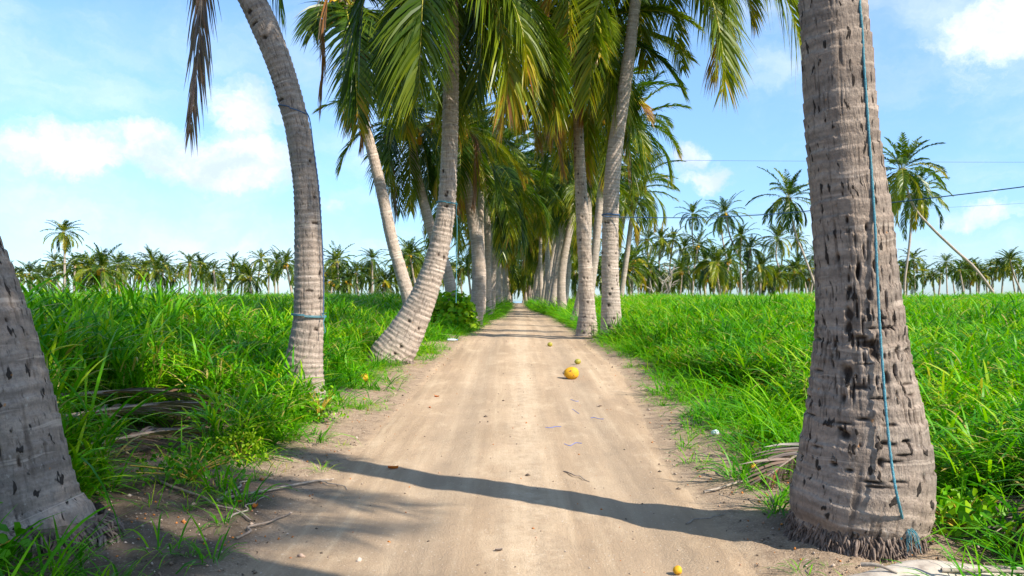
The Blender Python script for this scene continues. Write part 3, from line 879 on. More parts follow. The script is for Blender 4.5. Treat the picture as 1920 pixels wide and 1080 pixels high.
    # --- R1
    prof = [(1146, 655, 46), (1146, 632, 42), (1146, 600, 39), (1145, 550, 34), (1144, 500, 32), (1145, 400, 30), (1147, 350, 30), (1151, 300, 29), (1157, 250, 28), (1165, 200, 27), (1173, 150, 25), (1180, 100, 23), (1186, 50, 21), (1192, 0, 20), (1204, -60, 20), (1218, -120, 19)]
    path = pxpath(prof, 18.0); top = np.array(path[-1][:3])

    def ex(acc, r):
        hero_frond(acc, r, [(1218, -120, 18), (1290, -90, 17.2), (1335, 0, 16.8), (1354, 90, 16.6), (1357, 165, 16.6)], top, tint=.36, droop=.35, L=1.15, nl=96)
        hero_frond(acc, r, [(1218, -120, 18), (1350, -130, 18), (1440, -50, 18), (1488, 30, 18), (1515, 150, 18)], top, tint=.42, droop=.7, L=1.15, nl=96)
        hero_frond(acc, r, [(1218, -120, 18), (1240, -70, 19), (1258, 20, 19.3), (1280, 130, 19.5)], top, tint=.34, droop=.6, L=.7)
        hero_frond(acc, r, [(1218, -120, 18), (1180, -90, 17), (1125, 0, 16.6), (1112, 80, 16.4), (1105, 185, 16.3)], top, tint=.36, droop=.3, L=1.2, nl=96)
        hero_frond(acc, r, [(1218, -120, 18), (1140, -130, 17.4), (1075, -60, 17), (1066, 40, 16.8), (1062, 125, 16.8)], top, tint=.46, droop=.3, L=1.0, tipdead=.6)
        hero_frond(acc, r, [(1218, -120, 18), (1205, -60, 18.6), (1200, 40, 18.9), (1215, 120, 19)], top, tint=.40, droop=.5, L=.8)
        hero_frond(acc, r, [(1218, -120, 18), (1300, -150, 18.6), (1390, -110, 18.8), (1440, -20, 19)], top, tint=.22, droop=.6, L=.9)
    crown = crown_mesh('crown', 51, nf=28, L=3.9, lod=0, tint0=.30, e_lo=-.5, extra=[ex], skip=front(.3, .8))
    pits = [(rs.uniform(.2, 3.5), rs.uniform(0, 6.28), rs.uniform(.02, .04), rs.uniform(.02, .05), .02) for k in range(60)]
    t = palm('tall palm at the right road edge with a cable tied round its trunk', None, path, nu=72, dv=.022, seed=34, crown=crown, ring=.075, amp=.012, pits=pits)
    link('root_mass', roots_mesh('root_mass', None, .24, .31, .16, 260, 29, thick=.014), t)
    # --- R2
    prof = [(1100, 645, 48), (1100, 628, 42), (1101, 605, 37), (1101, 580, 31), (1099, 540, 28), (1097, 490, 26), (1093, 430, 24), (1090, 370, 23), (1087, 310, 21), (1085, 250, 19), (1083, 190, 17), (1084, 120, 17), (1086, 60, 16)]
    path = pxpath(prof, 19.0); top = np.array(path[-1][:3])

    def ex(acc, r):
        hero_frond(acc, r, [(1086, 60, 19), (1120, 20, 18.4), (1140, 120, 18), (1135, 215, 18)], top, tint=.3, droop=.4, L=.9)
        hero_frond(acc, r, [(1086, 60, 19), (1060, 10, 18.4), (1040, 90, 18), (1036, 200, 18)], top, tint=.42, droop=.4, L=.8, tipdead=.6)
        hero_frond(acc, r, [(1086, 60, 19), (1000, 10, 18.6), (965, 110, 18.2), (955, 210, 18.2)], top, tint=.3, droop=.4, L=.9, tipdead=.8)
    crown = crown_mesh('crown', 61, nf=32, L=3.2, lod=0, tint0=.30, e_lo=-1.0, extra=[ex], skip=front(.1, .6))
    dd = [dead_frond_mesh('dead_frond', [(0, 0, 0), (-.5, -.3, .1), (-.55, -.5, -1.2), (-.5, -.5, -3.0)], 31, tint=.97, lmax=.4), dead_frond_mesh('dead_frond', [(0, 0, 0), (.1, -.3, -.3), (.05, -.35, -1.2), (.0, -.3, -2.2)], 32, tint=.86, lmax=.5)]
    pits = [(rs.uniform(.2, 5), rs.uniform(0, 6.28), rs.uniform(.015, .03), rs.uniform(.015, .035), .02) for k in range(70)]
    t = palm('pale smooth straight palm at the right road edge, left of the cabled trunk', None, path, nu=64, dv=.025, seed=36, crown=crown, dead=dd, ring=.08, amp=.010, pits=pits, cracks=.003)
    # --- R2b, leaning right behind
    prof = [(1078, 605, 22), (1086, 575, 20), (1096, 520, 19), (1100, 450, 18), (1101, 400, 17), (1103, 340, 16), (1108, 290, 15), (1113, 240, 14), (1118, 195, 14)]
    palm('palm trunk rising just behind the pale straight one, forking right of it', None, pxpath(prof, 25), nu=28, dv=.05, seed=38, crown=CR1[3], nuts=NUT[0], ring=.08, amp=.010, crown_scale=.72,
         dead=[dead_frond_mesh('dead_frond', [(0, 0, 0), (.5, -.3, -.1), (.8, -.5, -1.0), (.95, -.5, -2.2)], 33, tint=.85, lmax=.7, spread=.5)])
    # --- R4, further, between
    prof = [(1098, 590, 19), (1107, 540, 17), (1114, 490, 16), (1121, 420, 15), (1130, 340, 14), (1150, 270, 13), (1176, 235, 13)]
    palm('palm with orange coconuts peeping out right of the cabled trunk', None, pxpath(prof, 30), nu=28, dv=.05, seed=40, crown=CRA[0], crown_rot=1.7, nuts=NUT[0], ring=.08, amp=.010, crown_scale=.78)
    # --- R5
    prof = [(1060, 602, 22), (1057, 590, 19), (1053, 560, 17), (1053, 520, 16), (1058, 480, 15), (1066, 440, 14), (1076, 395, 13), (1084, 345, 12)]
    palm('slim palm alone on the right verge before the dense row, bending right', None, pxpath(prof, 36), nu=24, dv=.06, seed=42, crown=CRA[1], crown_rot=.6, ring=.09, amp=.012)
    # --- the palm right of R1
    prof = [(1160, 575, 12), (1165, 552, 10.5), (1171, 510, 10), (1178, 460, 9.5), (1184, 415, 9), (1191, 370, 8.5), (1195, 345, 8)]
    palm('leafy palm with coconuts on a thin leaning trunk, just right of the cabled trunk', None, pxpath(prof, 46), nu=16, dv=.1, seed=44, crown=CRA[2], crown_rot=2.0, nuts=NUT[1], ring=.12, amp=.01, crown_scale=.8)
    prof = [(1136, 590, 13), (1142, 540, 12), (1158, 470, 11), (1166, 420, 10), (1176, 370, 10)]
    palm('thin palm with green coconuts half hidden behind the cabled trunk', None, pxpath(prof, 40), nu=16, dv=.1, seed=45, crown=CRA[3], crown_rot=3.0, nuts=NUT[2], ring=.12, amp=.01, crown_scale=.7)
    # left pair behind L5
    prof = [(916, 590, 17), (914, 560, 15), (914, 500, 14), (914, 430, 13), (914, 370, 12), (916, 320, 12)]
    palm('straight palm with an orange mark, right behind the curved palm by the bush', None, pxpath(prof, 33), nu=20, dv=.08, seed=46, crown=CRA[1], crown_rot=4.0, ring=.1, amp=.01, nuts=NUT[0])
    prof = [(903, 590, 14), (905, 550, 13), (903, 480, 12), (901, 400, 12), (905, 330, 11)]
    palm('slim grey palm half hidden by the curved palm by the bush', None, pxpath(prof, 30), nu=20, dv=.08, seed=47, crown=CRA[0], crown_rot=5.0, ring=.1, amp=.01)
    prof = [(921, 588, 14), (923, 550, 13), (926, 480, 12), (929, 420, 11), (932, 350, 11)]
    palm('slim palm leaning right, touching the straight palm in the left row', None, pxpath(prof, 36), nu=20, dv=.08, seed=48, crown=CRA[3], crown_rot=1.0, ring=.1, amp=.01)


near_palms()


# ------------------------------------------------------------------ the two rows further on
def avenue():
    rs = np.random.default_rng(77)
    ords = ['first', 'second', 'third', 'fourth', 'fifth', 'sixth', 'seventh', 'eighth']
    for side in (-1, 1):
        y = 40.0 if side < 0 else 42.0
        k = 0
        while y < 168:
            if side < 0:
                bx = np.interp(y, [36, 50, 80, 160], [-1.3, -1.1, -.75, -.35]) + rs.normal(0, .18)
            else:
                bx = np.interp(y, [36, 50, 80, 160], [2.3, 2.2, 2.3, 2.6]) + rs.normal(0, .2)
            H = rs.uniform(7.0, 9.0) if y < 62 else rs.uniform(5.6, 7.4) if y < 95 else rs.uniform(4.2, 5.6)
            lean = side * rs.uniform(-.2, 1.7) + rs.normal(0, .3)
            dy = rs.normal(0, .5)
            z0 = float(zt(bx, y))
            r0 = rs.uniform(.17, .25); r1 = rs.uniform(.11, .135)
            bow = rs.uniform(-.5, .9) * side
            path = [[bx, y, z0 - .15, r0 * 1.35], [bx - .02 * side, y, z0 + .25, r0], [bx + lean * .15 - bow * .2, y + dy * .2, z0 + H * .25, (r0 + r1) / 2],
                    [bx + lean * .4 - bow * .25, y + dy * .5, z0 + H * .55, r1 * 1.1], [bx + lean, y + dy, z0 + H, r1]]
            word = 'left' if side < 0 else 'right'
            if k < 6:
                lab = f'{ords[k]} palm of the dense {word} row along the narrow far stretch of road'; gr = None
            else:
                lab = f'distant palm packed among the others in the {word} row towards the sea'; gr = f'distant palms of the {word} row'
            far = y > 75
            palm(lab, gr, path, nu=12 if far else 18, dv=.2 if far else .1, seed=500 + k + (50 if side > 0 else 0), crown=(CR2 if far else CRA)[int(rs.integers(0, 4))], crown_rot=rs.uniform(0, 6.28),
                 crown_scale=rs.uniform(.85, 1.05), nuts=NUT[int(rs.integers(0, 3))] if rs.random() < .5 and not far else None, ring=.12, amp=.014)
            y += rs.uniform(1.7, 3.1) * (1 + (y > 75) * 1.4)
            k += 1
    # unseen palms added outside the view to shade the road and left grass
    for i, (x, y, H, lx, sc_, lab) in enumerate([(9.3, -4.6, 12.0, -.3, .72, 'unseen palm added behind the viewer for its soft shade on the road'), (3.4, 1.1, 8.2, -1.2, .84, 'unseen palm added beside the viewer to shade the left grass')]):
        z0 = float(zt(x, y))
        palm(lab, None, [[x, y, z0 - .1, .3], [x, y, z0 + .4, .22], [x + lx * .3, y, z0 + H * .5, .16], [x + lx, y, z0 + H, .14]], nu=40, dv=.05, seed=700 + i, crown=CR1[i], crown_scale=sc_, ring=.08, amp=.01)


avenue()


# ------------------------------------------------------------------ palms standing in and beyond the fields
_O = ['', 'first', 'second', 'third', 'fourth', 'fifth', 'sixth', 'seventh', 'eighth', 'ninth', 'tenth', 'eleventh', 'twelfth', 'thirteenth', 'fourteenth', 'fifteenth', 'sixteenth', 'seventeenth', 'eighteenth', 'nineteenth', 'twentieth']


def ORD(i):
    return _O[i] if i <= 20 else str(i) + ('st' if i % 10 == 1 else 'nd' if i % 10 == 2 else 'rd' if i % 10 == 3 else 'th')


def field_palms():
    rs = np.random.default_rng(91)
    # px, py of crown ; crown radius px; trunk points down; label
    singles = [
        ((1478, 372), 50, [(1492, 440), (1508, 480), (1532, 548)], 95, 'large spreading palm on a leaning trunk left of the thick scarred trunk'),
        ((1690, 318), 62, [(1712, 385), (1745, 425), (1790, 468), (1830, 505), (1866, 556)], 80, 'palm with a long S-shaped trunk leaning far left over the right field'),
        ((1715, 362), 50, [(1710, 400), (1705, 460), (1697, 520), (1696, 552)], 92, 'upright palm behind the S-shaped leaning one'),
        ((1299, 402), 24, [(1298, 440), (1305, 480), (1330, 525), (1338, 552)], 125, 'palm with a small round crown on a thin curved trunk, right field'),
        ((1361, 400), 30, [(1368, 440), (1385, 480), (1402, 520), (1410, 552)], 120, 'small-crowned palm whose trunk leans down to the right, mid right field'),
        ((1352, 418), 16, [(1355, 450), (1362, 490), (1362, 548)], 130, 'small ragged yellowish palm crown below its taller neighbour'),
        ((1458, 448), 28, [(1455, 480), (1462, 510), (1467, 550)], 120, 'palm with an upright thin trunk under the large spreading crown'),
        ((1496, 450), 16, [(1496, 480), (1497, 548)], 140, 'tiny palm right of the upright thin trunk'),
        ((1497, 497), 26, [(1506, 520), (1512, 548)], 120, 'dark bushy palm low beside the leaning trunk of the large spreading palm'),
        ((1528, 480), 20, [(1525, 520), (1520, 550)], 120, 'palm just left of the thick scarred trunk'),
        ((1652, 400), 22, [(1650, 450), (1645, 548)], 110, 'palm half hidden by the right side of the thick scarred trunk'),
        ((1893, 488), 22, [(1903, 520), (1916, 552)], 120, 'palm leaning left near the right edge of the photo'),
        ((119, 437), 27, [(121, 470), (121, 510), (121, 548)], 100, 'tall straight lone palm at the far left with one frond sticking out right'),
        ((190, 505), 42, [(192, 530), (193, 560)], 75, 'broad low palm with orange coconuts at the far left'),
        ((517, 490), 20, [(515, 520), (516, 555)], 120, 'palm standing above the others just left of the curving trunk'),
        ((629, 490), 20, [(630, 520), (646, 558)], 120, 'slender palm above the grove just right of the curving trunk'),
        ((624, 505), 14, [(626, 530), (627, 558)], 130, 'straight small palm beside the slender one above the grove'),
        ((698, 487), 22, [(698, 520), (699, 560)], 115, 'tall palm above the grove between the two left trunks'),
        ((694, 508), 16, [(697, 530), (696, 560)], 118, 'yellow-leaved palm under the tall one between the two left trunks'),
        ((768, 480), 34, [(774, 510), (783, 560)], 90, 'bushy palm just right of the slim leaning trunk'),
        ((785, 485), 24, [(788, 520), (792, 560)], 100, 'palm between the slim leaning trunk and the bowed trunk'),
        ((1215, 450), 22, [(1214, 480), (1222, 520), (1240, 552)], 110, 'leftmost tall palm of the right-hand cluster'),
        ((1240, 448), 24, [(1236, 490), (1235, 552)], 112, 'second tall palm of the right-hand cluster'),
        ((1262, 450), 22, [(1257, 490), (1254, 552)], 114, 'third tall palm of the right-hand cluster'),
        ((1283, 466), 24, [(1290, 500), (1297, 552)], 112, 'lower palm at the right end of the tall cluster'),
        ((1309, 460), 26, [(1302, 500), (1298, 552)], 108, 'palm in front of the small round crown, right-hand cluster'),
        ((1345, 495), 40, [(1345, 520), (1350, 552)], 85, 'dense dark broad palm in the middle of the right grove'),
        ((1322, 490), 30, [(1320, 520), (1322, 552)], 90, 'palm pressed against the left of the dense dark one'),
        ((1368, 488), 26, [(1362, 520), (1359, 552)], 92, 'palm pressed against the right of the dense dark one'),
        ((1390, 445), 26, [(1388, 480), (1390, 550)], 108, 'upright palm right of the leaning small-crowned one'),
        ((1407, 468), 28, [(1402, 500), (1400, 550)], 100, 'yellow-green palm with coconuts right of the leaning trunk'),
        ((1427, 500), 28, [(1426, 520), (1425, 550)], 98, 'low green palm between the cluster and the large spreading palm'),
        ((1455, 520), 22, [(1453, 535), (1452, 550)], 110, 'low dark palm under the upright thin trunk'),
        ((1480, 512), 16, [(1480, 530), (1479, 550)], 120, 'smallest low palm in the gap left of the dark bushy one'),
        ((1278, 510), 28, [(1277, 530), (1275, 552)], 95, 'orange-tinged low palm beside the bare branches'),
        ((1220, 510), 34, [(1219, 530), (1217, 552)], 90, 'broad low palm at the left end of the right grove'),
    ]
    for k, ((cx, cy), r, tr, Y, lab) in enumerate(singles):
        rows = [(*tr[-1], 7)] + [(*p, 6) for p in tr[-2::-1]] + [(cx, cy, 4.6)]
        wpx = max(2.2, 1.45 * F * .13 * 2 / Y / 2 * 1.25)
        rows = [(a, b, wpx * (1.25 - .35 * i / len(rows))) for i, (a, b, c) in enumerate(rows)]
        path = pxpath(rows, Y)
        z0 = float(zt(path[0][0], Y))
        path = [[path[0][0], Y, z0 - .1, path[0][3] * 1.3]] + path
        if path[1][2] < z0 + .1: path.pop(1)
        # crown meshes are about 3.2 m in radius
        sc_ = r / F * Y / 2.5
        far = CR2
        palm(lab, None, path, nu=10, dv=.3, seed=800 + k, crown=far[k % 5], crown_rot=rs.uniform(0, 6.28), crown_scale=sc_, nuts=NUT[k % 3] if k % 3 == 1 or k in (13, 34) else None, ring=.3, amp=.01,
             crown_tilt=(rs.normal(0, .08), rs.normal(0, .1)))
    # belts of lower palms
    n = 0
    for (x0, x1, step, ya, yb, Ya, Yb, lab, gr, top) in [
        (20, 545, 15.5, 486, 530, 95, 145, 'low palm in the long grove behind the left grass field', 'palms of the left grove', 497),
        (612, 880, 14, 484, 530, 85, 140, 'palm of the grove seen between the left trunks', 'palms of the grove between the left trunks', 495),
        (1070, 1210, 12, 470, 530, 75, 130, 'palm of the grove seen behind the right row', 'palms behind the right row', 470),
        (1200, 1540, 15, 500, 530, 110, 150, 'slim palm at the back of the right grove', 'back palms of the right grove', 500),
        (1650, 1925, 14, 487, 518, 115, 150, 'palm of the far grove right of the thick scarred trunk', 'palms of the far right grove', 490),
        (-160, 10, 24, 490, 525, 85, 130, 'palm of the grove beyond the left edge', 'grove palms beyond the left edge', 480),
        (1930, 2060, 24, 490, 520, 115, 150, 'palm of the grove beyond the right edge', 'grove palms beyond the right edge', 480)]:
        x = x0
        gi = 0
        while x < x1:
            gi += 1
            Y = rs.uniform(Ya, Yb)
            cy = ya + (yb - ya) * rs.random() ** .75
            if x < 80: cy = max(cy, 515)
            p = P(x, cy, Y); z0 = float(zt(p[0], Y))
            H = p[2] - z0
            bx = p[0] + rs.normal(0, .6) * (H / 5)
            r1 = .12
            path = [[bx, Y, z0 - .1, .2], [bx, Y, z0 + .5, .16], [bx * .55 + p[0] * .45, Y, z0 + H * .5, .13], [p[0], Y, p[2], r1]]
            palm(f'{ORD(gi)} ' + lab.replace('palm ', 'palm from the left ', 1).replace(' in the', ',').replace(' of the grove seen', '') if 'edge' not in lab else lab, gr, path, nu=7, dv=.5, seed=900 + n, crown=(CR2 if rs.random() < .6 else CR3)[int(rs.integers(0, 4))], crown_rot=rs.uniform(0, 6.28), crown_scale=rs.uniform(.62, 1.08) * (.80 if x > 1640 or 1200 < x < 1540 else .88),
                 nuts=NUT[int(rs.integers(0, 2))] if rs.random() < .3 else None, ring=.4, amp=.01)
            x += rs.uniform(.6, 1.4) * step
            n += 1


field_palms()


# ------------------------------------------------------------------ grass
def blades(acc, rs, n, base_r, hlo, hhi, wd, segs=6, lean=.5, droop=.9, tlo=.1, thi=.6, z0=None):
    a = rs.uniform(0, 2 * np.pi, n); r = base_r * np.sqrt(rs.random(n))
    base = np.stack([r * np.cos(a), r * np.sin(a), np.zeros(n) if z0 is None else z0], -1)
    az = a + rs.normal(0, .9, n)
    L = rs.uniform(hlo, hhi, n)
    return blade_arr(acc, rs, base, az, L, wd * rs.uniform(.7, 1.25, n), rs.uniform(.9, 1.5, n) - lean * rs.random(n), droop * rs.uniform(.4, 1.5, n), segs, rs.uniform(tlo, thi, n))


def blade_arr(acc, rs, base, az, L, wd, e0, bend, segs, tint):
    n = len(L); k = segs + 1
    s = np.linspace(0, 1, k)
    e = e0[:, None] - (bend[:, None] * 1.9) * s[None] ** 1.4
    e = np.maximum(e, -1.35)
    az2 = az[:, None] + rs.normal(0, .25, n)[:, None] * s
    d = np.stack([np.cos(e) * np.cos(az2), np.cos(e) * np.sin(az2), np.sin(e)], -1)
    p = np.concatenate([np.zeros((n, 1, 3)), np.cumsum((d[:, 1:] + d[:, :-1]) / 2 * (L / segs)[:, None, None], 1)], 1) + base[:, None]
    tw = rs.normal(0, .5, n)[:, None] * s
    sd = np.stack([-np.sin(az2 + tw), np.cos(az2 + tw), .35 * np.sin(tw + rs.normal(0, .6, n)[:, None])], -1)
    w = wd[:, None] * np.interp(s, [0, .15, .5, .8, 1], [.55, .9, 1, .65, .03])[None]
    V = np.stack([p - sd * w[..., None] / 2, p + sd * w[..., None] / 2], 2).reshape(-1, 3)
    j, q = np.meshgrid(np.arange(n), np.arange(segs), indexing='ij')
    b0 = j * k * 2 + q * 2
    Q = np.stack([b0, b0 + 1, b0 + 3, b0 + 2], -1).reshape(-1, 4)
    tn = tint[:, None] + .12 * s[None]
    acc.add(V, Q, 0, np.repeat(np.clip(tn, 0, 1).reshape(-1), 2))


def tall_clump(seed, culms=9, leaves=6, H=1.0, segs=6, wd=.0215, basal=22, R=.17, tadd=0.0):
    rs = np.random.default_rng(seed); acc = Acc()
    for c in range(culms):
        a = rs.uniform(0, 6.28); r = R * math.sqrt(rs.random())
        h = H * rs.uniform(.45, .86); ln = rs.uniform(0, .28)
        la = a + rs.normal(0, .8)
        s = np.linspace(0, 1, 5)
        pts = np.stack([r * math.cos(a) + math.cos(la) * ln * h * s ** 1.5, r * math.sin(a) + math.sin(la) * ln * h * s ** 1.5, h * s], -1)
        acc.add(*tube(pts, np.linspace(.0045, .002, 5), 3), 0, tint=.45)
        n = leaves
        f = rs.uniform(.15, 1.0, n); f[0] = 1.0
        base = np.stack([np.interp(f, s, pts[:, k]) for k in range(3)], -1)
        az = rs.uniform(0, 6.28, n)
        L = H * rs.uniform(.32, .62, n)
        dead = rs.random(n) < .09
        blade_arr(acc, rs, base, az, L, wd * rs.uniform(.7, 1.3, n), rs.uniform(.85, 1.45, n), rs.uniform(.35, 1.15, n), segs, np.where(dead, .95, rs.uniform(.04, .66, n) + tadd))
    blades(acc, rs, basal, R * 1.2, H * .4, H * .8, wd, segs, .5, .75, .05, .5)
    blades(acc, rs, basal // 3, R * 1.2, H * .2, H * .5, wd * .7, segs, .9, .8, .75, 1.0)
    return acc.mesh('grass_clump', [M['grass']])


def far_clump(seed, n=70, H=1.0, R=.45, wd=.034, segs=3):
    rs = np.random.default_rng(seed); acc = Acc()
    blades(acc, rs, n, R, H * .55, H * 1.12, wd, segs, .5, .7, .42, .95)
    blades(acc, rs, n // 4, R, H * .7, H * 1.15, wd * .6, segs, .3, .3, .6, .95)
    return acc.mesh('grass_clump', [M['grass']])


def tuft(seed, n=14, H=.2, R=.05, wd=.005, tl=.2, th=.75):
    rs = np.random.default_rng(seed); acc = Acc()
    blades(acc, rs, n, R, H * .35, H * 1.1, wd, 4, .9, .7, tl, th)
    return acc.mesh('grass_tuft', [M['grass']])


def scatter(name, pts, rots, scl, idx, variants, label, cat='grass'):
    """one stuff object: points carrying instanced clump meshes through geometry nodes"""
    me = bpy.data.meshes.new(name)
    me.vertices.add(len(pts)); me.vertices.foreach_set('co', np.asarray(pts, dtype=np.float32).ravel())
    a = me.attributes.new('rot', 'FLOAT_VECTOR', 'POINT'); a.data.foreach_set('vector', np.asarray(rots, dtype=np.float32).ravel())
    a = me.attributes.new('scl', 'FLOAT_VECTOR', 'POINT'); a.data.foreach_set('vector', np.asarray(scl, dtype=np.float32).ravel())
    a = me.attributes.new('idx', 'INT', 'POINT'); a.data.foreach_set('value', np.asarray(idx, dtype=np.int32))
    me.materials.append(M['grass'])
    ob = link(name, me)
    tag(ob, label, cat, kind='stuff')
    ng = bpy.data.node_groups.new(name, 'GeometryNodeTree')
    ng.interface.new_socket('Geometry', in_out='INPUT', socket_type='NodeSocketGeometry')
    ng.interface.new_socket('Geometry', in_out='OUTPUT', socket_type='NodeSocketGeometry')
    N = ng.nodes; Lk = ng.links
    gi = N.new('NodeGroupInput'); go = N.new('NodeGroupOutput')
    jn = N.new('GeometryNodeJoinGeometry')
    for v in variants:
        so_ = bpy.data.objects.new('grass_clump_source', v)
        oi = N.new('GeometryNodeObjectInfo'); oi.inputs['Object'].default_value = so_
        g2 = N.new('GeometryNodeGeometryToInstance')
        Lk.new(oi.outputs['Geometry'], g2.inputs[0]); Lk.new(g2.outputs[0], jn.inputs[0])
    ip = N.new('GeometryNodeInstanceOnPoints')
    Lk.new(gi.outputs[0], ip.inputs['Points']); Lk.new(jn.outputs[0], ip.inputs['Instance'])
    ip.inputs['Pick Instance'].default_value = True
    for nm, typ, sock in (('rot', 'FLOAT_VECTOR', 'Rotation'), ('scl', 'FLOAT_VECTOR', 'Scale'), ('idx', 'INT', 'Instance Index')):
        na = N.new('GeometryNodeInputNamedAttribute'); na.data_type = typ; na.inputs['Name'].default_value = nm
        Lk.new(na.outputs['Attribute'], ip.inputs[sock])
    Lk.new(ip.outputs[0], go.inputs[0])
    md = ob.modifiers.new('scatter', 'NODES'); md.node_group = ng
    return ob


TRUNKS = [(1.82, 4.3, .42), (-2.46, 4.15, .42), (-2.28, 9, .28), (-1.98, 13, .45), (-1.24, 24, .35), (2.24, 18, .3), (1.78, 19, .3)]
CLEAR = [(-3.15, 6.9, .8, 1.35), (-2.75, 6.0, .5, .6), (2.15, 6.2, .35, 1.2), (2.35, 4.0, .45, .5), (2.5, 3.4, .8, .35), (-2.35, 4.3, .45, .6), (-1.3, 22.5, .55, 2.2), (-1.7, 20.6, .85, 1.9)]


def keep_out(x, y, pad=0.0):
    k = np.ones(len(x), dtype=bool)
    for tx, ty, r in TRUNKS: k &= np.hypot(x - tx, y - ty) > r + pad
    return k


def in_clear(x, y):
    k = np.zeros(len(x), dtype=bool)
    for cx, cy, rx, ry in CLEAR: k |= np.hypot((x - cx) / rx, (y - cy) / ry) < 1
    return k


def tall_edge_l(y): return np.interp(y, [0, 3, 4.5, 5.8, 7, 8.5, 10, 12, 14, 20, 24, 30, 160], [-2.9, -2.75, -2.75, -2.35, -2.15, -2.25, -2.55, -2.5, -2.25, -1.9, -1.7, -1.7, -1.6])
def tall_edge_r(y): return np.interp(y, [0, 3, 4.3, 5.5, 6.6, 7.6, 9, 10.8, 12, 16, 20, 30, 45, 160], [2.75, 2.65, 2.65, 2.95, 3.2, 3.15, 2.9, 2.45, 2.45, 2.4, 2.5, 2.8, 2.8, 3.3])


def build_grass():
    rs = np.random.default_rng(42)
    tallv = [tall_clump(1000 + i) for i in range(5)]
    midv = [tall_clump(1100 + i, culms=8, leaves=5, segs=4, wd=.021, basal=20, R=.25, tadd=.08) for i in range(3)]
    farv = [far_clump(1200 + i) for i in range(3)]

    def band(y0, y1, dens, margin):
        A = (y1 - y0) * 2 * (.68 * (y0 + y1) / 2 + margin)
        n = int(A * dens)
        y = rs.uniform(y0, y1, n * 2); hw = .68 * y + margin
        x = rs.uniform(-1, 1, n * 2) * (.68 * y1 + margin)
        k = np.abs(x) < hw
        x, y = x[k], y[k]
        wob = (fbm(y * .8, x * 0, x * 0, 61) - .5) * .6
        k = (x < tall_edge_l(y) + wob) | (x > tall_edge_r(y) + wob)
        x, y = x[k], y[k]
        k = keep_out(x, y, .12) & ~in_clear(x, y)
        return x[k], y[k]

    def place(x, y, hl, wl, sidx):
        n = len(x)
        de = np.where(x < 0, tall_edge_l(y) - x, x - tall_edge_r(y))
        # height grows away from the verge; the left field stands taller, the right one rises with distance
        hleft = np.interp(de, [-.3, .2, .9, 2.5, 6], [.36, .55, .80, .98, 1.05])
        hleft = np.where(y > 14, hleft * np.interp(y, [12, 18, 30, 50], [1, .74, .80, .95]), hleft)
        hright = np.interp(de, [-.3, .3, 1.2, 4], [.32, .5, .64, .74]) * np.interp(y, [5, 14, 26, 40, 60], [1, 1.0, 1.1, 1.22, 1.3])
        hleft = hleft * (1 + .34 * np.clip((-x - 3.2) / 1.5, 0, 1) * np.clip((10 - y) / 3, 0, 1))
        h = np.where(x < 0, hleft, hright) * (1 + .30 * (fbm(x * .35, y * .35, 0 * x, 71, 3) - .5) * 2) * rs.uniform(.85, 1.12, n) * hl
        rot = np.stack([rs.normal(0, .12, n), rs.normal(0, .12, n), rs.uniform(0, 6.28, n)], -1)
        w = (.45 + .55 * h) * wl * rs.uniform(.9, 1.25, n)
        return np.stack([x, y, gz(x, y) * 1.0 - .03], -1), rot, np.stack([w, w, h], -1)

    PP, RR, SS, II = [], [], [], []
    for y0, y1, dens, mg in [(2.6, 6, 17, 2.5), (6, 12, 15, 2.5), (12, 20, 9, 3)]:
        x, y = band(y0, y1, dens, mg)
        p, r, s = place(x, y, 1.0, 1.0, 0)
        PP.append(p); RR.append(r); SS.append(s); II.append(rs.integers(0, 5, len(x)))
    cat_ = np.concatenate
    scatter('tall_grass', cat_(PP), cat_(RR), cat_(SS), cat_(II), tallv, 'lush arching green grass on both sides of the sandy road')
    PP, RR, SS, II = [], [], [], []
    for y0, y1, dens, mg in [(20, 32, 6, 5), (32, 50, 3.5, 8)]:
        x, y = band(y0, y1, dens, mg)
        p, r, s = place(x, y, 1.02, 1.35, 0)
        PP.append(p); RR.append(r); SS.append(s); II.append(rs.integers(0, 3, len(x)))
    scatter('meadow_grass', cat_(PP), cat_(RR), cat_(SS), cat_(II), midv, 'tall green grass filling the fields in the middle distance')
    PP, RR, SS, II = [], [], [], []
    for y0, y1, dens, mg in [(50, 80, 1.4, 12), (80, 150, .45, 20)]:
        x, y = band(y0, y1, dens, mg)
        p, r, s = place(x, y, .85, 1.6, 0)
        PP.append(p); RR.append(r); SS.append(s); II.append(rs.integers(0, 3, len(x)))
    scatter('distant_grass', cat_(PP), cat_(RR), cat_(SS), cat_(II), farv, 'yellow-green grass at the far end of the fields')
    # short sparse grass on the verges
    sv = [tuft(1300 + i, n=12 + 4 * i, H=.22) for i in range(3)] + [tuft(1310, n=26, H=.09, R=.09, wd=.004, tl=.5, th=.95), tuft(1311, n=22, H=.34, R=.06, wd=.009, tl=.15, th=.6)]
    n = 46000
    y = 2.9 + (90 - 2.9) * rs.random(n) ** 1.9
    x = rs.uniform(-3.6, 4.0, n)
    dL = road_l(y) - x; dR = x - road_r(y)
    d = np.maximum(dL, dR)
    patch = fbm(x * 1.1, y * .8, 0 * x, 81, 3)
    tall = (x < tall_edge_l(y) - .2) | (x > tall_edge_r(y) + .2)
    # how overgrown the verge is, by side and distance
    wl = np.interp(y, [3, 5, 7, 8.5, 12, 16, 22, 30, 60], [.2, .14, .25, .8, .85, 1.1, 2.2, 3, 3])
    wr = np.interp(y, [3, 4.5, 6, 9, 12, 16, 22, 30, 60], [.08, .2, .55, .62, .85, 1.3, 2.4, 3, 3])
    wgt = np.where(x < 0, wl, wr)
    prob = np.clip((d - .05) * 1.5, 0, 1) * np.clip((patch - .40) * 7 + .35, 0, 1) * wgt * 1.25
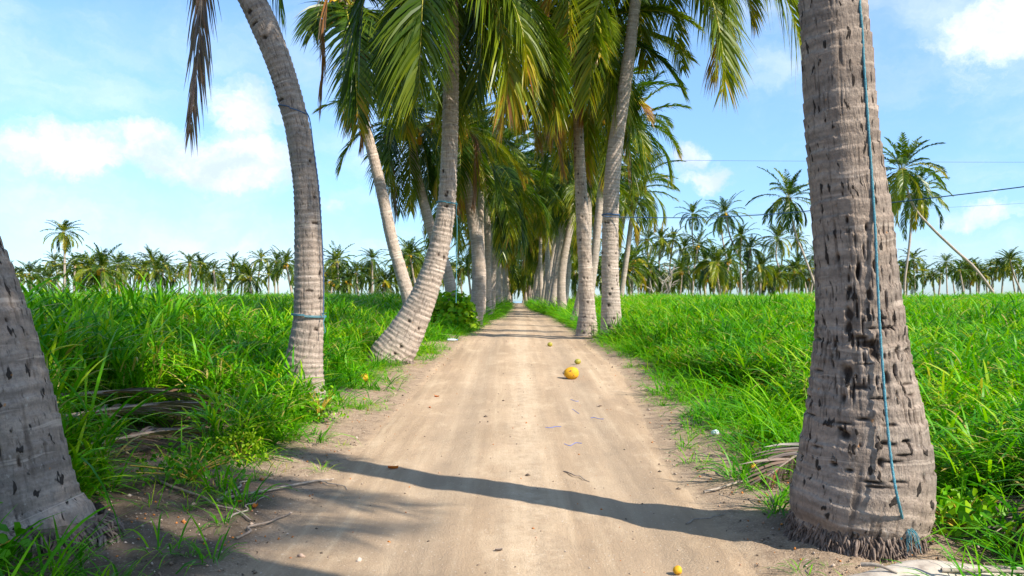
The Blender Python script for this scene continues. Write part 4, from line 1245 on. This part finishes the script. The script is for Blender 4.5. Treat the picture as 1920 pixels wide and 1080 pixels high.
    k = (d > 0.02) & ~tall & (rs.random(n) < prob) & keep_out(x, y, .02)
    x, y, d = x[k], y[k], d[k]
    n = len(x)
    s = np.interp(d, [0, .5, 1.4], [.55, .9, 1.35]) * np.interp(y, [4, 14, 20, 50], [1, 1.2, 2.0, 2.8]) * rs.uniform(.5, 1.5, n)
    idx = rs.choice(5, n, p=[.24, .24, .22, .22, .08])
    scatter('short_grass', np.stack([x, y, gz(x, y) - .005], -1), np.stack([rs.normal(0, .15, n), rs.normal(0, .15, n), rs.uniform(0, 6.28, n)], -1), np.stack([s, s, s], -1), idx, sv, 'sparse short grass on the bare sandy verges')


build_grass()


# ------------------------------------------------------------------ bushes, weeds
def leaf_bush(name, c, rx, ry, h, n, lsz, seed, label, cat, tl=.2, th=.8, stems=14):
    rs = np.random.default_rng(seed)
    t = thing(name, c, label, cat)
    acc = Acc()
    # branches
    tips = []
    sa = Acc()
    for k in range(stems):
        a = rs.uniform(0, 6.28); r = math.sqrt(rs.random())
        tip = np.array([math.cos(a) * rx * r, math.sin(a) * ry * r, h * math.sqrt(max(.05, 1 - .75 * r * r)) * rs.uniform(.7, 1.05)])
        pts = catmull(np.array([[0, 0, 0], tip * [.35, .35, .6], tip]), 6)
        sa.add(*tube(pts, np.linspace(.008, .003, 6), 4), 0, .6)
        tips.append(pts)
    V, Q, tn = [], [], []
    for k in range(n):
        a = rs.uniform(0, 6.28); r = rs.random() ** .45
        zz = rs.uniform(.08, 1)
        p = np.array([math.cos(a) * rx * r, math.sin(a) * ry * r, 0]) * math.sqrt(max(.1, 1 - (zz * .9) ** 3)) + [0, 0, h * zz * (.75 + .35 * rs.random())]
        s = lsz * rs.uniform(.6, 1.25)
        d = np.array([p[0] / rx, p[1] / ry, .5]) + rs.normal(0, .5, 3); d /= np.linalg.norm(d)
        u = np.cross(d, rs.normal(0, 1, 3)); u /= np.linalg.norm(u); w = np.cross(d, u)
        # an ovate, slightly cupped leaf lying across d
        pts = [(-1, 0, 0), (-.55, .55, .12), (.15, .62, .14), (1, 0, -.1), (.15, -.62, .14), (-.55, -.55, .12)]
        mid = p + u * (-.0) * s + d * (-.05 * s)
        ring = np.array([p + u * x_ * s * .6 + w * y_ * s * .6 + d * z_ * s for x_, y_, z_ in pts])
        V = np.vstack([ring, [mid + u * .1 * s]])
        acc.add(V, [[0, 1, 2, 6], [6, 2, 3, 4], [0, 6, 4, 5]], 0, np.full(7, rs.uniform(tl, th)))
    link('foliage', acc.mesh('foliage', [M['bush']]), t)
    link('stems', sa.mesh('stems', [M['rachis']]), t)
    return t


g = G(848, 602)
leaf_bush('bush', (-1.66, 21.6, float(zt(0, 21.6))), .78, .6, 1.02, 760, .15, 1, 'rounded leafy green bush against the curved palm at the left road edge', 'bush', .45, 1.0)
g = G(420, 895)
leaf_bush('small_bush', (g[0], g[1] + .35, g[2] + .02), .22, .2, .28, 420, .024, 2, 'small yellow-green shrub at the edge of the left grass', 'bush', .75, 1.0)
g = G(600, 800)
leaf_bush('leafy_weed', (-1.98, 8.2, float(gz(-1.98, 8.2))), .3, .25, .36, 260, .04, 3, 'small leafy weed at the foot of the curving left trunk', 'plant', .3, .9)
leaf_bush('leafy_weed', (2.42, 4.3, float(gz(2.42, 4.3))), .24, .22, .26, 130, .06, 4, 'broad-leaved weed right of the flared root base of the thick trunk', 'plant', .3, .8)
leaf_bush('leafy_weed', (-2.42, 3.55, float(gz(-2.42, 3.55))), .28, .16, .32, 90, .062, 5, 'broad-leaved weed in front of the left foreground trunk', 'plant', .1, .55)
leaf_bush('leafy_weed', (2.75, 3.9, float(gz(2.75, 3.9))), .35, .3, .2, 240, .035, 6, 'low small-leaved weed at the right edge beside the fallen sheath', 'plant', .4, .9)
leaf_bush('leafy_weed', (-2.2, 5.5, float(gz(-2.2, 5.5))), .4, .3, .26, 360, .03, 7, 'low ferny weed between the two left trunks', 'plant', .1, .55)


def big_tuft(x, y, H, n, seed, label, wd=.014, tl=.1, th=.6, R=.08):
    rs = np.random.default_rng(seed); acc = Acc()
    blades(acc, rs, n, R, H * .5, H * 1.15, wd, 8, .6, .7, tl, th)
    o = link('grass_tuft', acc.mesh('grass_tuft', [M['grass']]), loc=(x, y, float(gz(x, y)) - .01))
    tag(o, label, 'grass tuft')


big_tuft(-2.02, 3.3, .62, 20, 1, 'long-bladed grass tuft drooping in front of the left foreground trunk')
big_tuft(-2.3, 3.05, .55, 22, 2, 'broad dark grass tuft in the bottom left corner')
big_tuft(-1.72, 5.1, .38, 24, 3, 'upright grass tuft on the bare soil left of the road')
big_tuft(-1.78, 4.1, .28, 16, 4, 'small upright tuft low on the dark soil at the left', wd=.010)
big_tuft(1.62, 5.75, .42, 34, 5, 'bright grass tuft before the dry fronds left of the thick trunk')
big_tuft(1.92, 6.3, .42, 26, 6, 'second bright tuft close to the left side of the thick trunk')
big_tuft(1.95, 10.2, .5, 60, 7, 'arching broad grass clump at the corner of the right verge', R=.2)
big_tuft(1.40, 3.83, .15, 20, 8, 'little thin tuft at the foot of the thick trunk', wd=.005)
big_tuft(2.05, 3.42, .34, 18, 9, 'grass tuft growing over the fallen sheath')
big_tuft(-3.02, 5.4, 1.95, 12, 10, 'tallest grass stalks rising above the left field into the sky', wd=.022, tl=.05, th=.3)
big_tuft(-1.95, 5.35, .36, 26, 11, 'grass tuft at the tip of the fallen sticks left of the road')


# ------------------------------------------------------------------ ropes and wires
def rope(name, pts, r, mt, label, cat='rope', n=60, k=6, parts=()):
    pts = np.asarray(pts, dtype=float)
    o = pts[0].copy()
    R = catmull(pts - o, n)
    acc = Acc(); acc.add(*tube(R, r, k), 0)
    ob = link(name, acc.mesh(name, [M[mt]]), loc=o)
    tag(ob, label, cat)
    return ob


# hanging rope on the thick trunk, with a frayed end
Yr = 4.3
rope_px = [(1614, -60), (1612, 0), (1617, 60), (1620, 120), (1627, 220), (1634, 320), (1641, 430), (1645, 520), (1649, 600), (1655, 690), (1663, 790), (1672, 870), (1680, 920), (1688, 955), (1695, 985)]
wid = np.interp([p[1] for p in rope_px], [-60, 0, 100, 200, 300, 400, 500, 600, 700, 800, 860, 925, 960, 1000], [118, 120, 124, 128, 130, 138, 141, 156, 179, 216, 233, 248, 252, 226])
cen = np.interp([p[1] for p in rope_px], [-60, 0, 100, 200, 300, 400, 500, 600, 700, 800, 860, 925, 960, 1000], [1558, 1562, 1570, 1576, 1585, 1596, 1604, 1611, 1614, 1618, 1623, 1618, 1606, 1594])
pts = []
for (px_, py_), w_, c_ in zip(rope_px, wid, cen):
    off = px_ - c_
    back = math.sqrt(max(0.0, (w_ / 2) ** 2 - off ** 2)) / F * Yr + np.interp(py_, [150, 300, 860, 900, 985], [.036, .024, .030, .085, .09])
    pts.append(P(px_, py_, Yr - back - .028) * [1, 1, 1])
    pts[-1][0] = (px_ - 960) / F * (Yr - back - .028)
t = thing('hanging_rope', pts[-1], 'teal rope hanging down the thick right trunk, frayed at its lower end', 'rope')
acc = Acc()
R = catmull(np.array(pts[::-1]) - pts[-1], 160)
acc.add(*tube(R, .0068 + .0012 * np.sin(np.arange(160) * 2.1), 8), 0)
link('cord', acc.mesh('cord', [M['rope']]), t)
acc = Acc(); rs = np.random.default_rng(3)
for k in range(26):
    a = rs.uniform(0, 6.28)
    e = np.array([math.cos(a) * .05 + .02, math.sin(a) * .02 - .03, -rs.uniform(.05, .13)])
    acc.add(*tube(catmull(np.array([[0, 0, 0.01], e * [.7, .8, .35], e]), 6), .0017, 4), 0)
link('frayed_end', acc.mesh('frayed_end', [M['rope']]), t)


def loop(cx, cy, Y, w, tilt=0.0, turns=1, dz=.012):
    c = P(cx, cy, Y); r = w / 2 / F * Y + .012
    th = np.linspace(-math.pi * .5, math.pi * (2 * turns - .5), 40 * turns)
    return np.stack([c[0] + r * np.cos(th), c[1] + r * np.sin(th), c[2] + tilt * r * np.cos(th) + dz * (th / (2 * math.pi))], -1)


def ring_rope(name, label, arrs, r, mt, cat='rope'):
    o = np.asarray(arrs[0][0])
    acc = Acc()
    for A in arrs: acc.add(*tube(np.asarray(A) - o, r, 6), 0)
    tag(link(name, acc.mesh(name, [M[mt]]), loc=o), label, cat)


ring_rope('rope', 'green rope tied round the curving left trunk at grass height', [loop(579, 593, 9, 59, -.05, 2), np.array([P(603, 588, 8.9), P(609, 594, 8.85), P(606, 604, 8.85), P(610, 622, 8.85), P(607, 625, 8.85)]), np.array([P(603, 588, 8.9), P(612, 587, 8.85)])], .0052, 'rope')
ring_rope('rope', 'dark blue cord wound round the curving left trunk high up, running down it', [loop(550, 208, 9, 50, -.28, 1), catmull(np.array([P(572, 206, 8.88), P(581, 226, 8.9), P(588, 280, 8.9), P(596, 340, 8.9), P(601, 400, 8.9), P(605, 470, 8.9), P(607, 540, 8.9), P(606, 590, 8.9)]), 40)], .006, 'rope_blue')
ring_rope('rope', 'thin green cord tied round the bowed trunk with a long end hanging beside it', [loop(838, 382, 13, 36, -.08, 2), catmull(np.array([P(855, 378, 12.9), P(856, 384, 12.85), P(855, 400, 12.85), P(857, 420, 12.85), P(856, 500, 12.85), P(855, 568, 12.85)]), 30), np.array([P(856, 404, 12.85), P(859, 407, 12.8)])], .006, 'rope')
cab = [P(1130, 405, 17.75), P(1160, 407, 17.75), P(1300, 408, 17.2), P(1440, 402, 16.4), P(1560, 391, 15.5), P(1680, 379, 14.6), P(1790, 366, 13.8), P(1920, 350, 13), P(2100, 325, 12)]
ring_rope('cable', 'dark blue cable stretched from the right road-edge palm across the right sky', [loop(1145, 404, 18, 31, 0, 2), catmull(np.array(cab), 90)], .010, 'rope_blue', 'cable')
rope('thin_wire', [P(1180, 300, 110), P(1500, 302, 105), P(1920, 304, 100), P(2500, 300, 95)], .022, 'wire', 'thin pale wire, upper of the two faint ones across the right sky', 'wire', k=4)
rope('thin_wire', [P(1400, 402, 110), P(1660, 394, 105), P(1920, 381, 100), P(2500, 345, 95)], .016, 'wire', 'thin pale wire, lower and fainter one just under the cable at the right', 'wire', k=4)


# ------------------------------------------------------------------ things on the ground
def nut_thing(px, py, r, label, mt='coconut', elong=1.25, yaw=0.3, name='fallen_coconut', cat='coconut', seed=1, stalk=True):
    g_ = G(px, py)
    t = thing(name, (g_[0], g_[1], float(gz(g_[0], g_[1])) + .004), label, cat)
    nu, nv = 40, 28
    th = np.linspace(0, 2 * np.pi, nu, endpoint=False); ph = np.linspace(.01, np.pi - .01, nv)
    x = np.outer(np.cos(ph), np.ones(nu)) * elong
    prof = np.sin(ph) ** .9 * (1 + .10 * np.cos(ph))
    tri = 1 + .045 * np.cos(3 * th + .4)
    y = np.outer(prof, np.cos(th)) * tri; z = np.outer(prof, np.sin(th)) * tri
    V = np.stack([x, y, z], -1) * r
    V *= (1 + .03 * (fbm(V[..., 0] * 9, V[..., 1] * 9, V[..., 2] * 9, seed, 3) - .5))[..., None]
    c, s = math.cos(yaw), math.sin(yaw)
    V = np.stack([V[..., 0] * c - V[..., 1] * s, V[..., 0] * s + V[..., 1] * c, V[..., 2] + r * .97], -1)
    acc = Acc(); acc.add(V.reshape(-1, 3), grid_quads(nu, nv, True), 0)
    link('husk', acc.mesh('husk', [M[mt]]), t)
    if stalk:
        acc = Acc()
        e = np.array([c * r * elong * -1.0, s * r * elong * -1.0, r])
        for a in np.linspace(0, 6.28, 6, endpoint=False):
            p = e + np.array([-.01 * c, -.01 * s, 0]) ; q = e + np.array([c * .015, s * .015, 0]) + np.array([-s * math.cos(a), c * math.cos(a), math.sin(a)]) * r * .33
            acc.add(*tube(np.array([p, (p + q) / 2, q]), [.008, .012, .004], 5), 0, .8)
        link('cap', acc.mesh('cap', [M['stick']]), t)


nut_thing(1071, 709, .09, 'yellow-orange coconut lying alone on the sandy road', yaw=.15, seed=2)
nut_thing(683, 724, .058, 'small upright orange coconut in the short grass by the bowed trunk', elong=1.1, yaw=1.2, seed=3)
nut_thing(1411, 895, .026, 'small orange fruit by the dry fronds left of the thick trunk', elong=1.1, name='fallen_fruit', cat='fruit', seed=4, stalk=False)
nut_thing(1270, 1073, .022, 'small orange fruit at the bottom edge of the road', elong=1.0, name='fallen_fruit', cat='fruit', seed=5, stalk=False)
nut_thing(1031, 649, .045, 'small greenish coconut far along the road on its right side', mt='greennut', elong=1.2, seed=6, stalk=False)
nut_thing(1083, 683, .045, 'small yellow-green husk just behind the road coconut', mt='greennut', elong=1.2, seed=7, stalk=False)
nut_thing(1697, 1037, .018, 'tiny orange fruit at the right foot of the thick trunk', elong=1.2, name='fallen_fruit', cat='fruit', seed=8, stalk=False)


def scrap(px, py, r, mt, label, seed, name='husk_piece', cat='husk', thick=.3):
    """curled torn piece of husk or leaf"""
    g_ = G(px, py); rs = np.random.default_rng(seed)
    n, m = 12, 8
    U, W = np.meshgrid(np.linspace(-1, 1, n), np.linspace(-1, 1, m))
    edge = np.sqrt(np.clip(1 - .8 * U ** 2, .05, 1))
    X = U * r; Yv = W * edge * r * .55 * (1 + .3 * (fbm(U * 2, W * 0, U * 0, seed) - .5))
    Zt = thick * r * (W ** 2 + .5 * U ** 2) + .2 * r * (fbm(U * 2, W * 2, U * 0, seed + 1) - .3)
    a = rs.uniform(0, 6.28)
    top = np.stack([X * math.cos(a) - Yv * math.sin(a), X * math.sin(a) + Yv * math.cos(a), Zt + .006], -1).reshape(-1, 3)
    bot = top - [0, 0, .004]
    q = grid_quads(n, m)
    acc = Acc(); acc.add(top, q, 0); acc.add(bot, q[:, ::-1], 0)
    tag(link(name, acc.mesh(name, [M[mt]]), loc=(g_[0], g_[1], float(gz(g_[0], g_[1])) + .003)), label, cat)


scrap(737, 880, .04, 'orange_scrap', 'curled reddish-brown leaf lying in the trunk shadow on the road', 1, 'dry_leaf', 'leaf')
scrap(478, 958, .032, 'orange_scrap', 'bright orange husk scrap on the dark soil left of the road', 2)
scrap(448, 950, .02, 'orange_scrap', 'smaller red-brown husk scrap beside the bright orange one', 3)
scrap(819, 745, .03, 'orange_scrap', 'orange husk scrap on the left half of the road, before the bowed trunk', 4)
scrap(806, 766, .022, 'orange_scrap', 'brown husk scrap just nearer than the orange one on the left half of the road', 5)
scrap(935, 1036, .02, 'bark_dark', 'dark thin leaf shred near the bottom centre of the road', 6, 'dry_leaf', 'leaf')
scrap(1125, 762, .028, 'bark_dark', 'brown leaf shred on the right edge of the road', 7, 'dry_leaf', 'leaf')
scrap(1440, 918, .03, 'orange_scrap', 'reddish husk scrap below the little orange fruit by the thick trunk', 8)


def litter_plastic():
    # bottle lying at the left verge
    g_ = G(848, 642)
    t = thing('plastic_bottle', (g_[0], g_[1], float(gz(g_[0], g_[1])) + .01), 'crushed clear plastic bottle lying at the left road edge', 'bottle')
    prof = [(-.11, .001), (-.11, .03), (-.08, .034), (-.05, .031), (-.02, .034), (.03, .032), (.06, .028), (.085, .013), (.10, .012)]
    th = np.linspace(0, 2 * np.pi, 16, endpoint=False)
    V = np.array([[[x, r * math.cos(a), r * math.sin(a) * .8 + .03] for a in th] for x, r in prof]).reshape(-1, 3)
    acc = Acc(); acc.add(V, grid_quads(16, len(prof), True), 0)
    link('bottle_body', acc.mesh('bottle_body', [M['clear']]), t)
    V = np.array([[[x, r * math.cos(a), r * math.sin(a) * .8 + .03] for a in th] for x, r in [(.10, .016), (.118, .016), (.118, .001)]]).reshape(-1, 3)
    acc = Acc(); acc.add(V, grid_quads(16, 3, True), 0)
    link('cap', acc.mesh('cap', [M['blue']]), t)
    # cup
    g_ = G(1340, 826)
    th = np.linspace(0, 2 * np.pi, 20, endpoint=False)
    V = np.array([[[x, r * math.cos(a), r * math.sin(a) + .024] for a in th] for x, r in [(-.03, .001), (-.03, .018), (.03, .026), (.031, .023), (-.024, .016)]]).reshape(-1, 3)
    acc = Acc(); acc.add(V, grid_quads(20, 5, True), 0)
    o = link('plastic_cup', acc.mesh('plastic_cup', [M['clear']]), loc=(g_[0], g_[1], float(gz(g_[0], g_[1])) + .005)); o.rotation_euler = (0, 0, .5)
    tag(o, 'small clear plastic cup lying at the grass edge left of the thick trunk', 'cup')
    scrap(1330, 778, .06, 'cyan', 'crumpled turquoise plastic scrap in the right verge grass', 21, 'plastic_scrap', 'plastic scrap', .5)
    scrap(1375, 763, .06, 'clear', 'pale crumpled plastic scrap behind the turquoise one', 22, 'plastic_scrap', 'plastic scrap', .5)
    scrap(1489, 922, .025, 'blue', 'small blue plastic scrap against the left foot of the thick trunk', 23, 'plastic_scrap', 'plastic scrap', .5)
    rs = np.random.default_rng(9)
    for i, (x0, y0, x1, y1, lab) in enumerate([(1023, 804, 1052, 802, 'blue twine snippet on the road, left of the others'), (1058, 834, 1091, 832, 'nearest blue twine snippet on the road'), (1108, 782, 1132, 786, 'longest blue twine tangle on the road'), (1073, 767, 1086, 775, 'short blue twine bit behind the tangle'), (1070, 748, 1085, 750, 'tiny blue twine bit far up the road'), (1290, 786, 1310, 790, 'blue twine at the edge of the right verge')]):
        a, b_ = G(x0, y0), G(x1, y1)
        c = (a + b_) / 2
        pts = [a, a * .7 + b_ * .3 + [0, rs.normal(0, .05), 0], a * .35 + b_ * .65 + [0, rs.normal(0, .05), 0], b_]
        pts = np.array([[p[0], p[1], float(gz(p[0], p[1])) + .009] for p in pts])
        rope('blue_twine', pts, .0024, 'blue', lab, 'twine', 20, 4)


litter_plastic()


def fallen_frond(name, p0, p1, seed, label, lift=.12, lmax=.5, tint=.97, nl=46, width=.022, arch=0.06, side=None):
    rs = np.random.default_rng(seed); acc = Acc()
    p0 = np.array([*p0, float(gz(*p0)) + lift]); p1 = np.array([*p1, float(gz(*p1)) + lift * .4])
    o = p0.copy(); mid = (p0 + p1) / 2 + [0, 0, arch]
    R = catmull(np.array([p0, mid, p1]) - o, 14)
    d = p1 - p0; s = np.array([-d[1], d[0], 0]) / np.hypot(d[0], d[1])
    frond_arrays(acc, R, s, nl, lmax, width, rs, tint, droop=.18, fwd=(.95, 1.25), segs=3, vfold=.0, start=.12, rachis=.024)
    o_ = link(name, acc.mesh(name, [M['leaf'], M['rachis']]), loc=o)
    tag(o_, label, 'palm frond')


fallen_frond('dry_frond', (-3.5, 6.1), (-2.95, 8.0), 1, 'longest dry grey palm frond lying in the left grass', .34, nl=60, lmax=.6)
fallen_frond('dry_frond', (-3.2, 5.8), (-2.5, 7.3), 2, 'dry palm frond nearest the road camera side in the left grass pile', .14, nl=60)
fallen_frond('dry_frond', (-3.9, 6.9), (-3.1, 8.4), 3, 'dry palm frond at the back of the left grass pile, catching the sun', .40, tint=.94)
fallen_frond('dry_frond', (-3.6, 7.4), (-2.6, 8.2), 8, 'short dry frond crossing the back of the left grass pile', .22, lmax=.4)
fallen_frond('dry_frond', (2.6, 6.3), (1.75, 5.5), 4, 'dry grey palm frond in the grass left of the thick trunk', .12, nl=40)
fallen_frond('dry_frond', (2.9, 5.5), (1.95, 5.1), 5, 'dry frond stalks close against the left side of the thick trunk', .10)
fallen_frond('dry_frond', (3.9, 16.0), (2.6, 18.2), 6, 'brown dry frond on the grass right of the cabled trunk', .5, tint=.84, lmax=.35)
fallen_frond('dry_frond', (3.3, 4.6), (2.5, 4.2), 7, 'dry frond stalks in the grass right of the thick trunk', .12)


def sheath():
    """big dry leaf base lying at the bottom right"""
    t = thing('fallen_sheath', (1.6, 3.72, float(gz(1.6, 3.72))), 'pale boat-shaped dry palm leaf base lying at the bottom right corner', 'palm leaf base')
    n, m = 60, 24
    s = np.linspace(0, 1, n)
    cx = np.interp(s, [0, .2, .5, 1], [-.28, .1, .5, 1.55]); cy = np.interp(s, [0, .3, .6, 1], [-.22, -.10, -.10, .05])
    w = np.interp(s, [0, .1, .3, .5, .7, 1], [.04, .12, .17, .13, .085, .07])
    hgt = np.interp(s, [0, .2, .35, .6, 1], [.0, .075, .09, .06, .07])
    u = np.linspace(-1, 1, m)
    X = cx[:, None] + 0 * u; Yv = cy[:, None] + w[:, None] * u
    Z = hgt[:, None] * (1 - .9 * np.abs(u) ** 2.2) + .008 * (fbm(X * 4, Yv * 22, X * 0, 5, 4) - .5) * 2
    top = np.stack([X, Yv, Z + .012], -1).reshape(-1, 3)
    acc = Acc(); q = grid_quads(m, n); acc.add(top, q, 0); acc.add(top - [0, 0, .014], q[:, ::-1], 0)
    link('leaf_base', acc.mesh('leaf_base', [M['dry']]), t)
    acc = Acc()
    for k, (a, b_) in enumerate([((-.05, -.24, .05), (.6, -.3, .06)), ((0.0, -.26, .06), (.75, -.33, .04)), ((.3, -.18, .09), (.95, -.22, .06)), ((-.02, -.1, .09), (.1, -.19, .08))]):
        a = np.array(a); b_ = np.array(b_)
        acc.add(*tube(catmull(np.array([a, (a + b_) / 2 + [0, 0, .015], b_]), 10), np.linspace(.011, .005, 10), 6), 0)
    link('split_fibre', acc.mesh('split_fibre', [M['stick']]), t)


sheath()


def stick(px0, py0, px1, py1, r, seed, label, mt='stick', lift=.012, kink=.04):
    rs = np.random.default_rng(seed)
    a, b_ = G(px0, py0), G(px1, py1)
    n = 7
    pts = np.array([a * (1 - t_) + b_ * t_ for t_ in np.linspace(0, 1, n)])
    pts[1:-1, :2] += rs.normal(0, kink * .4, (n - 2, 2))
    pts[:, 2] = gz(pts[:, 0], pts[:, 1]) + r + lift * np.sin(np.linspace(0, 3.14, n))
    o = pts[0].copy(); R = catmull(pts - o, 24)
    acc = Acc(); acc.add(*tube(R, np.linspace(r, r * .5, 24), 6), 0)
    tag(link('stick', acc.mesh('stick', [M[mt]]), loc=o), label, 'stick')


stick(405, 952, 625, 903, .012, 1, 'longest dry stick lying left of the road, pointing at the road')
stick(410, 950, 468, 915, .011, 2, 'short pale forked stick crossing the base of the longest one')
stick(428, 952, 464, 918, .006, 3, 'thin pale splinter beside the short forked stick')
stick(428, 988, 503, 937, .007, 4, 'thin straight pale twig below the longest stick')
stick(300, 925, 470, 985, .011, 5, 'dark crooked twig on the shaded soil at the left', 'bark_dark')
stick(442, 1018, 545, 965, .008, 6, 'dark slender twig reaching the road edge in the shade', 'bark_dark')
stick(1057, 885, 1105, 904, .006, 7, 'small dark twig on the road right of the centre', 'bark_dark')
stick(600, 905, 650, 920, .006, 8, 'brown twig at the tip of the longest stick')
stick(1287, 985, 1360, 968, .006, 9, 'grey twig in the trunk shadow left of the thick trunk')
stick(1320, 925, 1500, 905, .010, 10, 'pale frond rib on the verge left of the thick trunk')


def bare_tree():
    """leafless branching tree in the right grove"""
    rs = np.random.default_rng(14)
    b = P(1238, 556, 88); b[2] = float(zt(b[0], 88))
    t = thing('bare_tree', b, 'pale leafless branching tree at the left of the right grove', 'tree')
    acc = Acc()
    def br(p, d, L, r, dep):
        q = p + d * L; m_ = (p + q) / 2 + rs.normal(0, .06 * L, 3)
        acc.add(*tube(catmull(np.array([p, m_, q]), 6), np.linspace(r, r * .65, 6), 5), 0)
        if dep == 0: return
        for k in range(3):
            d2 = d + rs.normal(0, .5, 3); d2[2] = abs(d2[2]) * .7 + .15; d2 /= np.linalg.norm(d2)
            br(q if k < 2 else m_, d2, L * rs.uniform(.6, .8), r * .62, dep - 1)
    for dx in (-.5, .1, .6): br(np.array([0, 0, 0.]), np.array([dx, .1, 1.]) / math.hypot(dx, 1), 2.0, .12, 3)
    link('branches', acc.mesh('branches', [M['dry']]), t)


bare_tree()


def litter():
    """small chips and crumbs over the verges, nobody could count them"""
    rs = np.random.default_rng(55)
    n = 16000
    y = 2.8 + 20 * rs.random(n) ** 2.0
    x = rs.uniform(-3.2, 3.0, n)
    d = np.maximum(road_l(y) - x, x - road_r(y))
    k = rs.random(n) < np.clip(.05 + (d + .25) * 1.4, .07, .9)
    x, y = x[k], y[k]; n = len(x)
    z = gz(x, y) + .003
    s = rs.uniform(.003, .012, n) * (1 + (rs.random(n) < .06) * 1.2)
    a = rs.uniform(0, 6.28, n); el = rs.uniform(.3, 1, n)
    c, sn = np.cos(a) * s, np.sin(a) * s
    V = np.stack([np.stack([x + c, y + sn, z + s * .3], -1), np.stack([x - sn * el, y + c * el, z + s * .5], -1), np.stack([x - c, y - sn, z + s * .2], -1), np.stack([x + sn * el, y - c * el, z], -1), np.stack([x, y, z + s * .9], -1), np.stack([x, y, z - s * .4], -1)], 1).reshape(-1, 3)
    b = np.arange(n)[:, None] * 6
    tr = np.concatenate([b + np.array([[0, 1, 4]]), b + np.array([[1, 2, 4]]), b + np.array([[2, 3, 4]]), b + np.array([[3, 0, 4]]), b + np.array([[1, 0, 5]]), b + np.array([[2, 1, 5]]), b + np.array([[3, 2, 5]]), b + np.array([[0, 3, 5]])])
    m, T, bs, o = mat('chips', .85, .2)
    T.set(bs, 'Base Color', T.ramp(T.n('ShaderNodeAttribute', attribute_name='tint').outputs['Fac'], [(0, (.10, .075, .055)), (.35, (.30, .22, .15)), (.6, (.52, .42, .33)), (.8, (.42, .16, .05)), (1, (.55, .20, .04))], 'LINEAR'))
    me = mesh_np('gravel', V, None, [m], tint=np.repeat(rs.random(n) ** 1.3, 6), tris=tr, smooth=False)
    tag(link('gravel', me), 'small crumbs of husk, leaf and coral on the sandy verges', 'litter', kind='stuff')


litter()
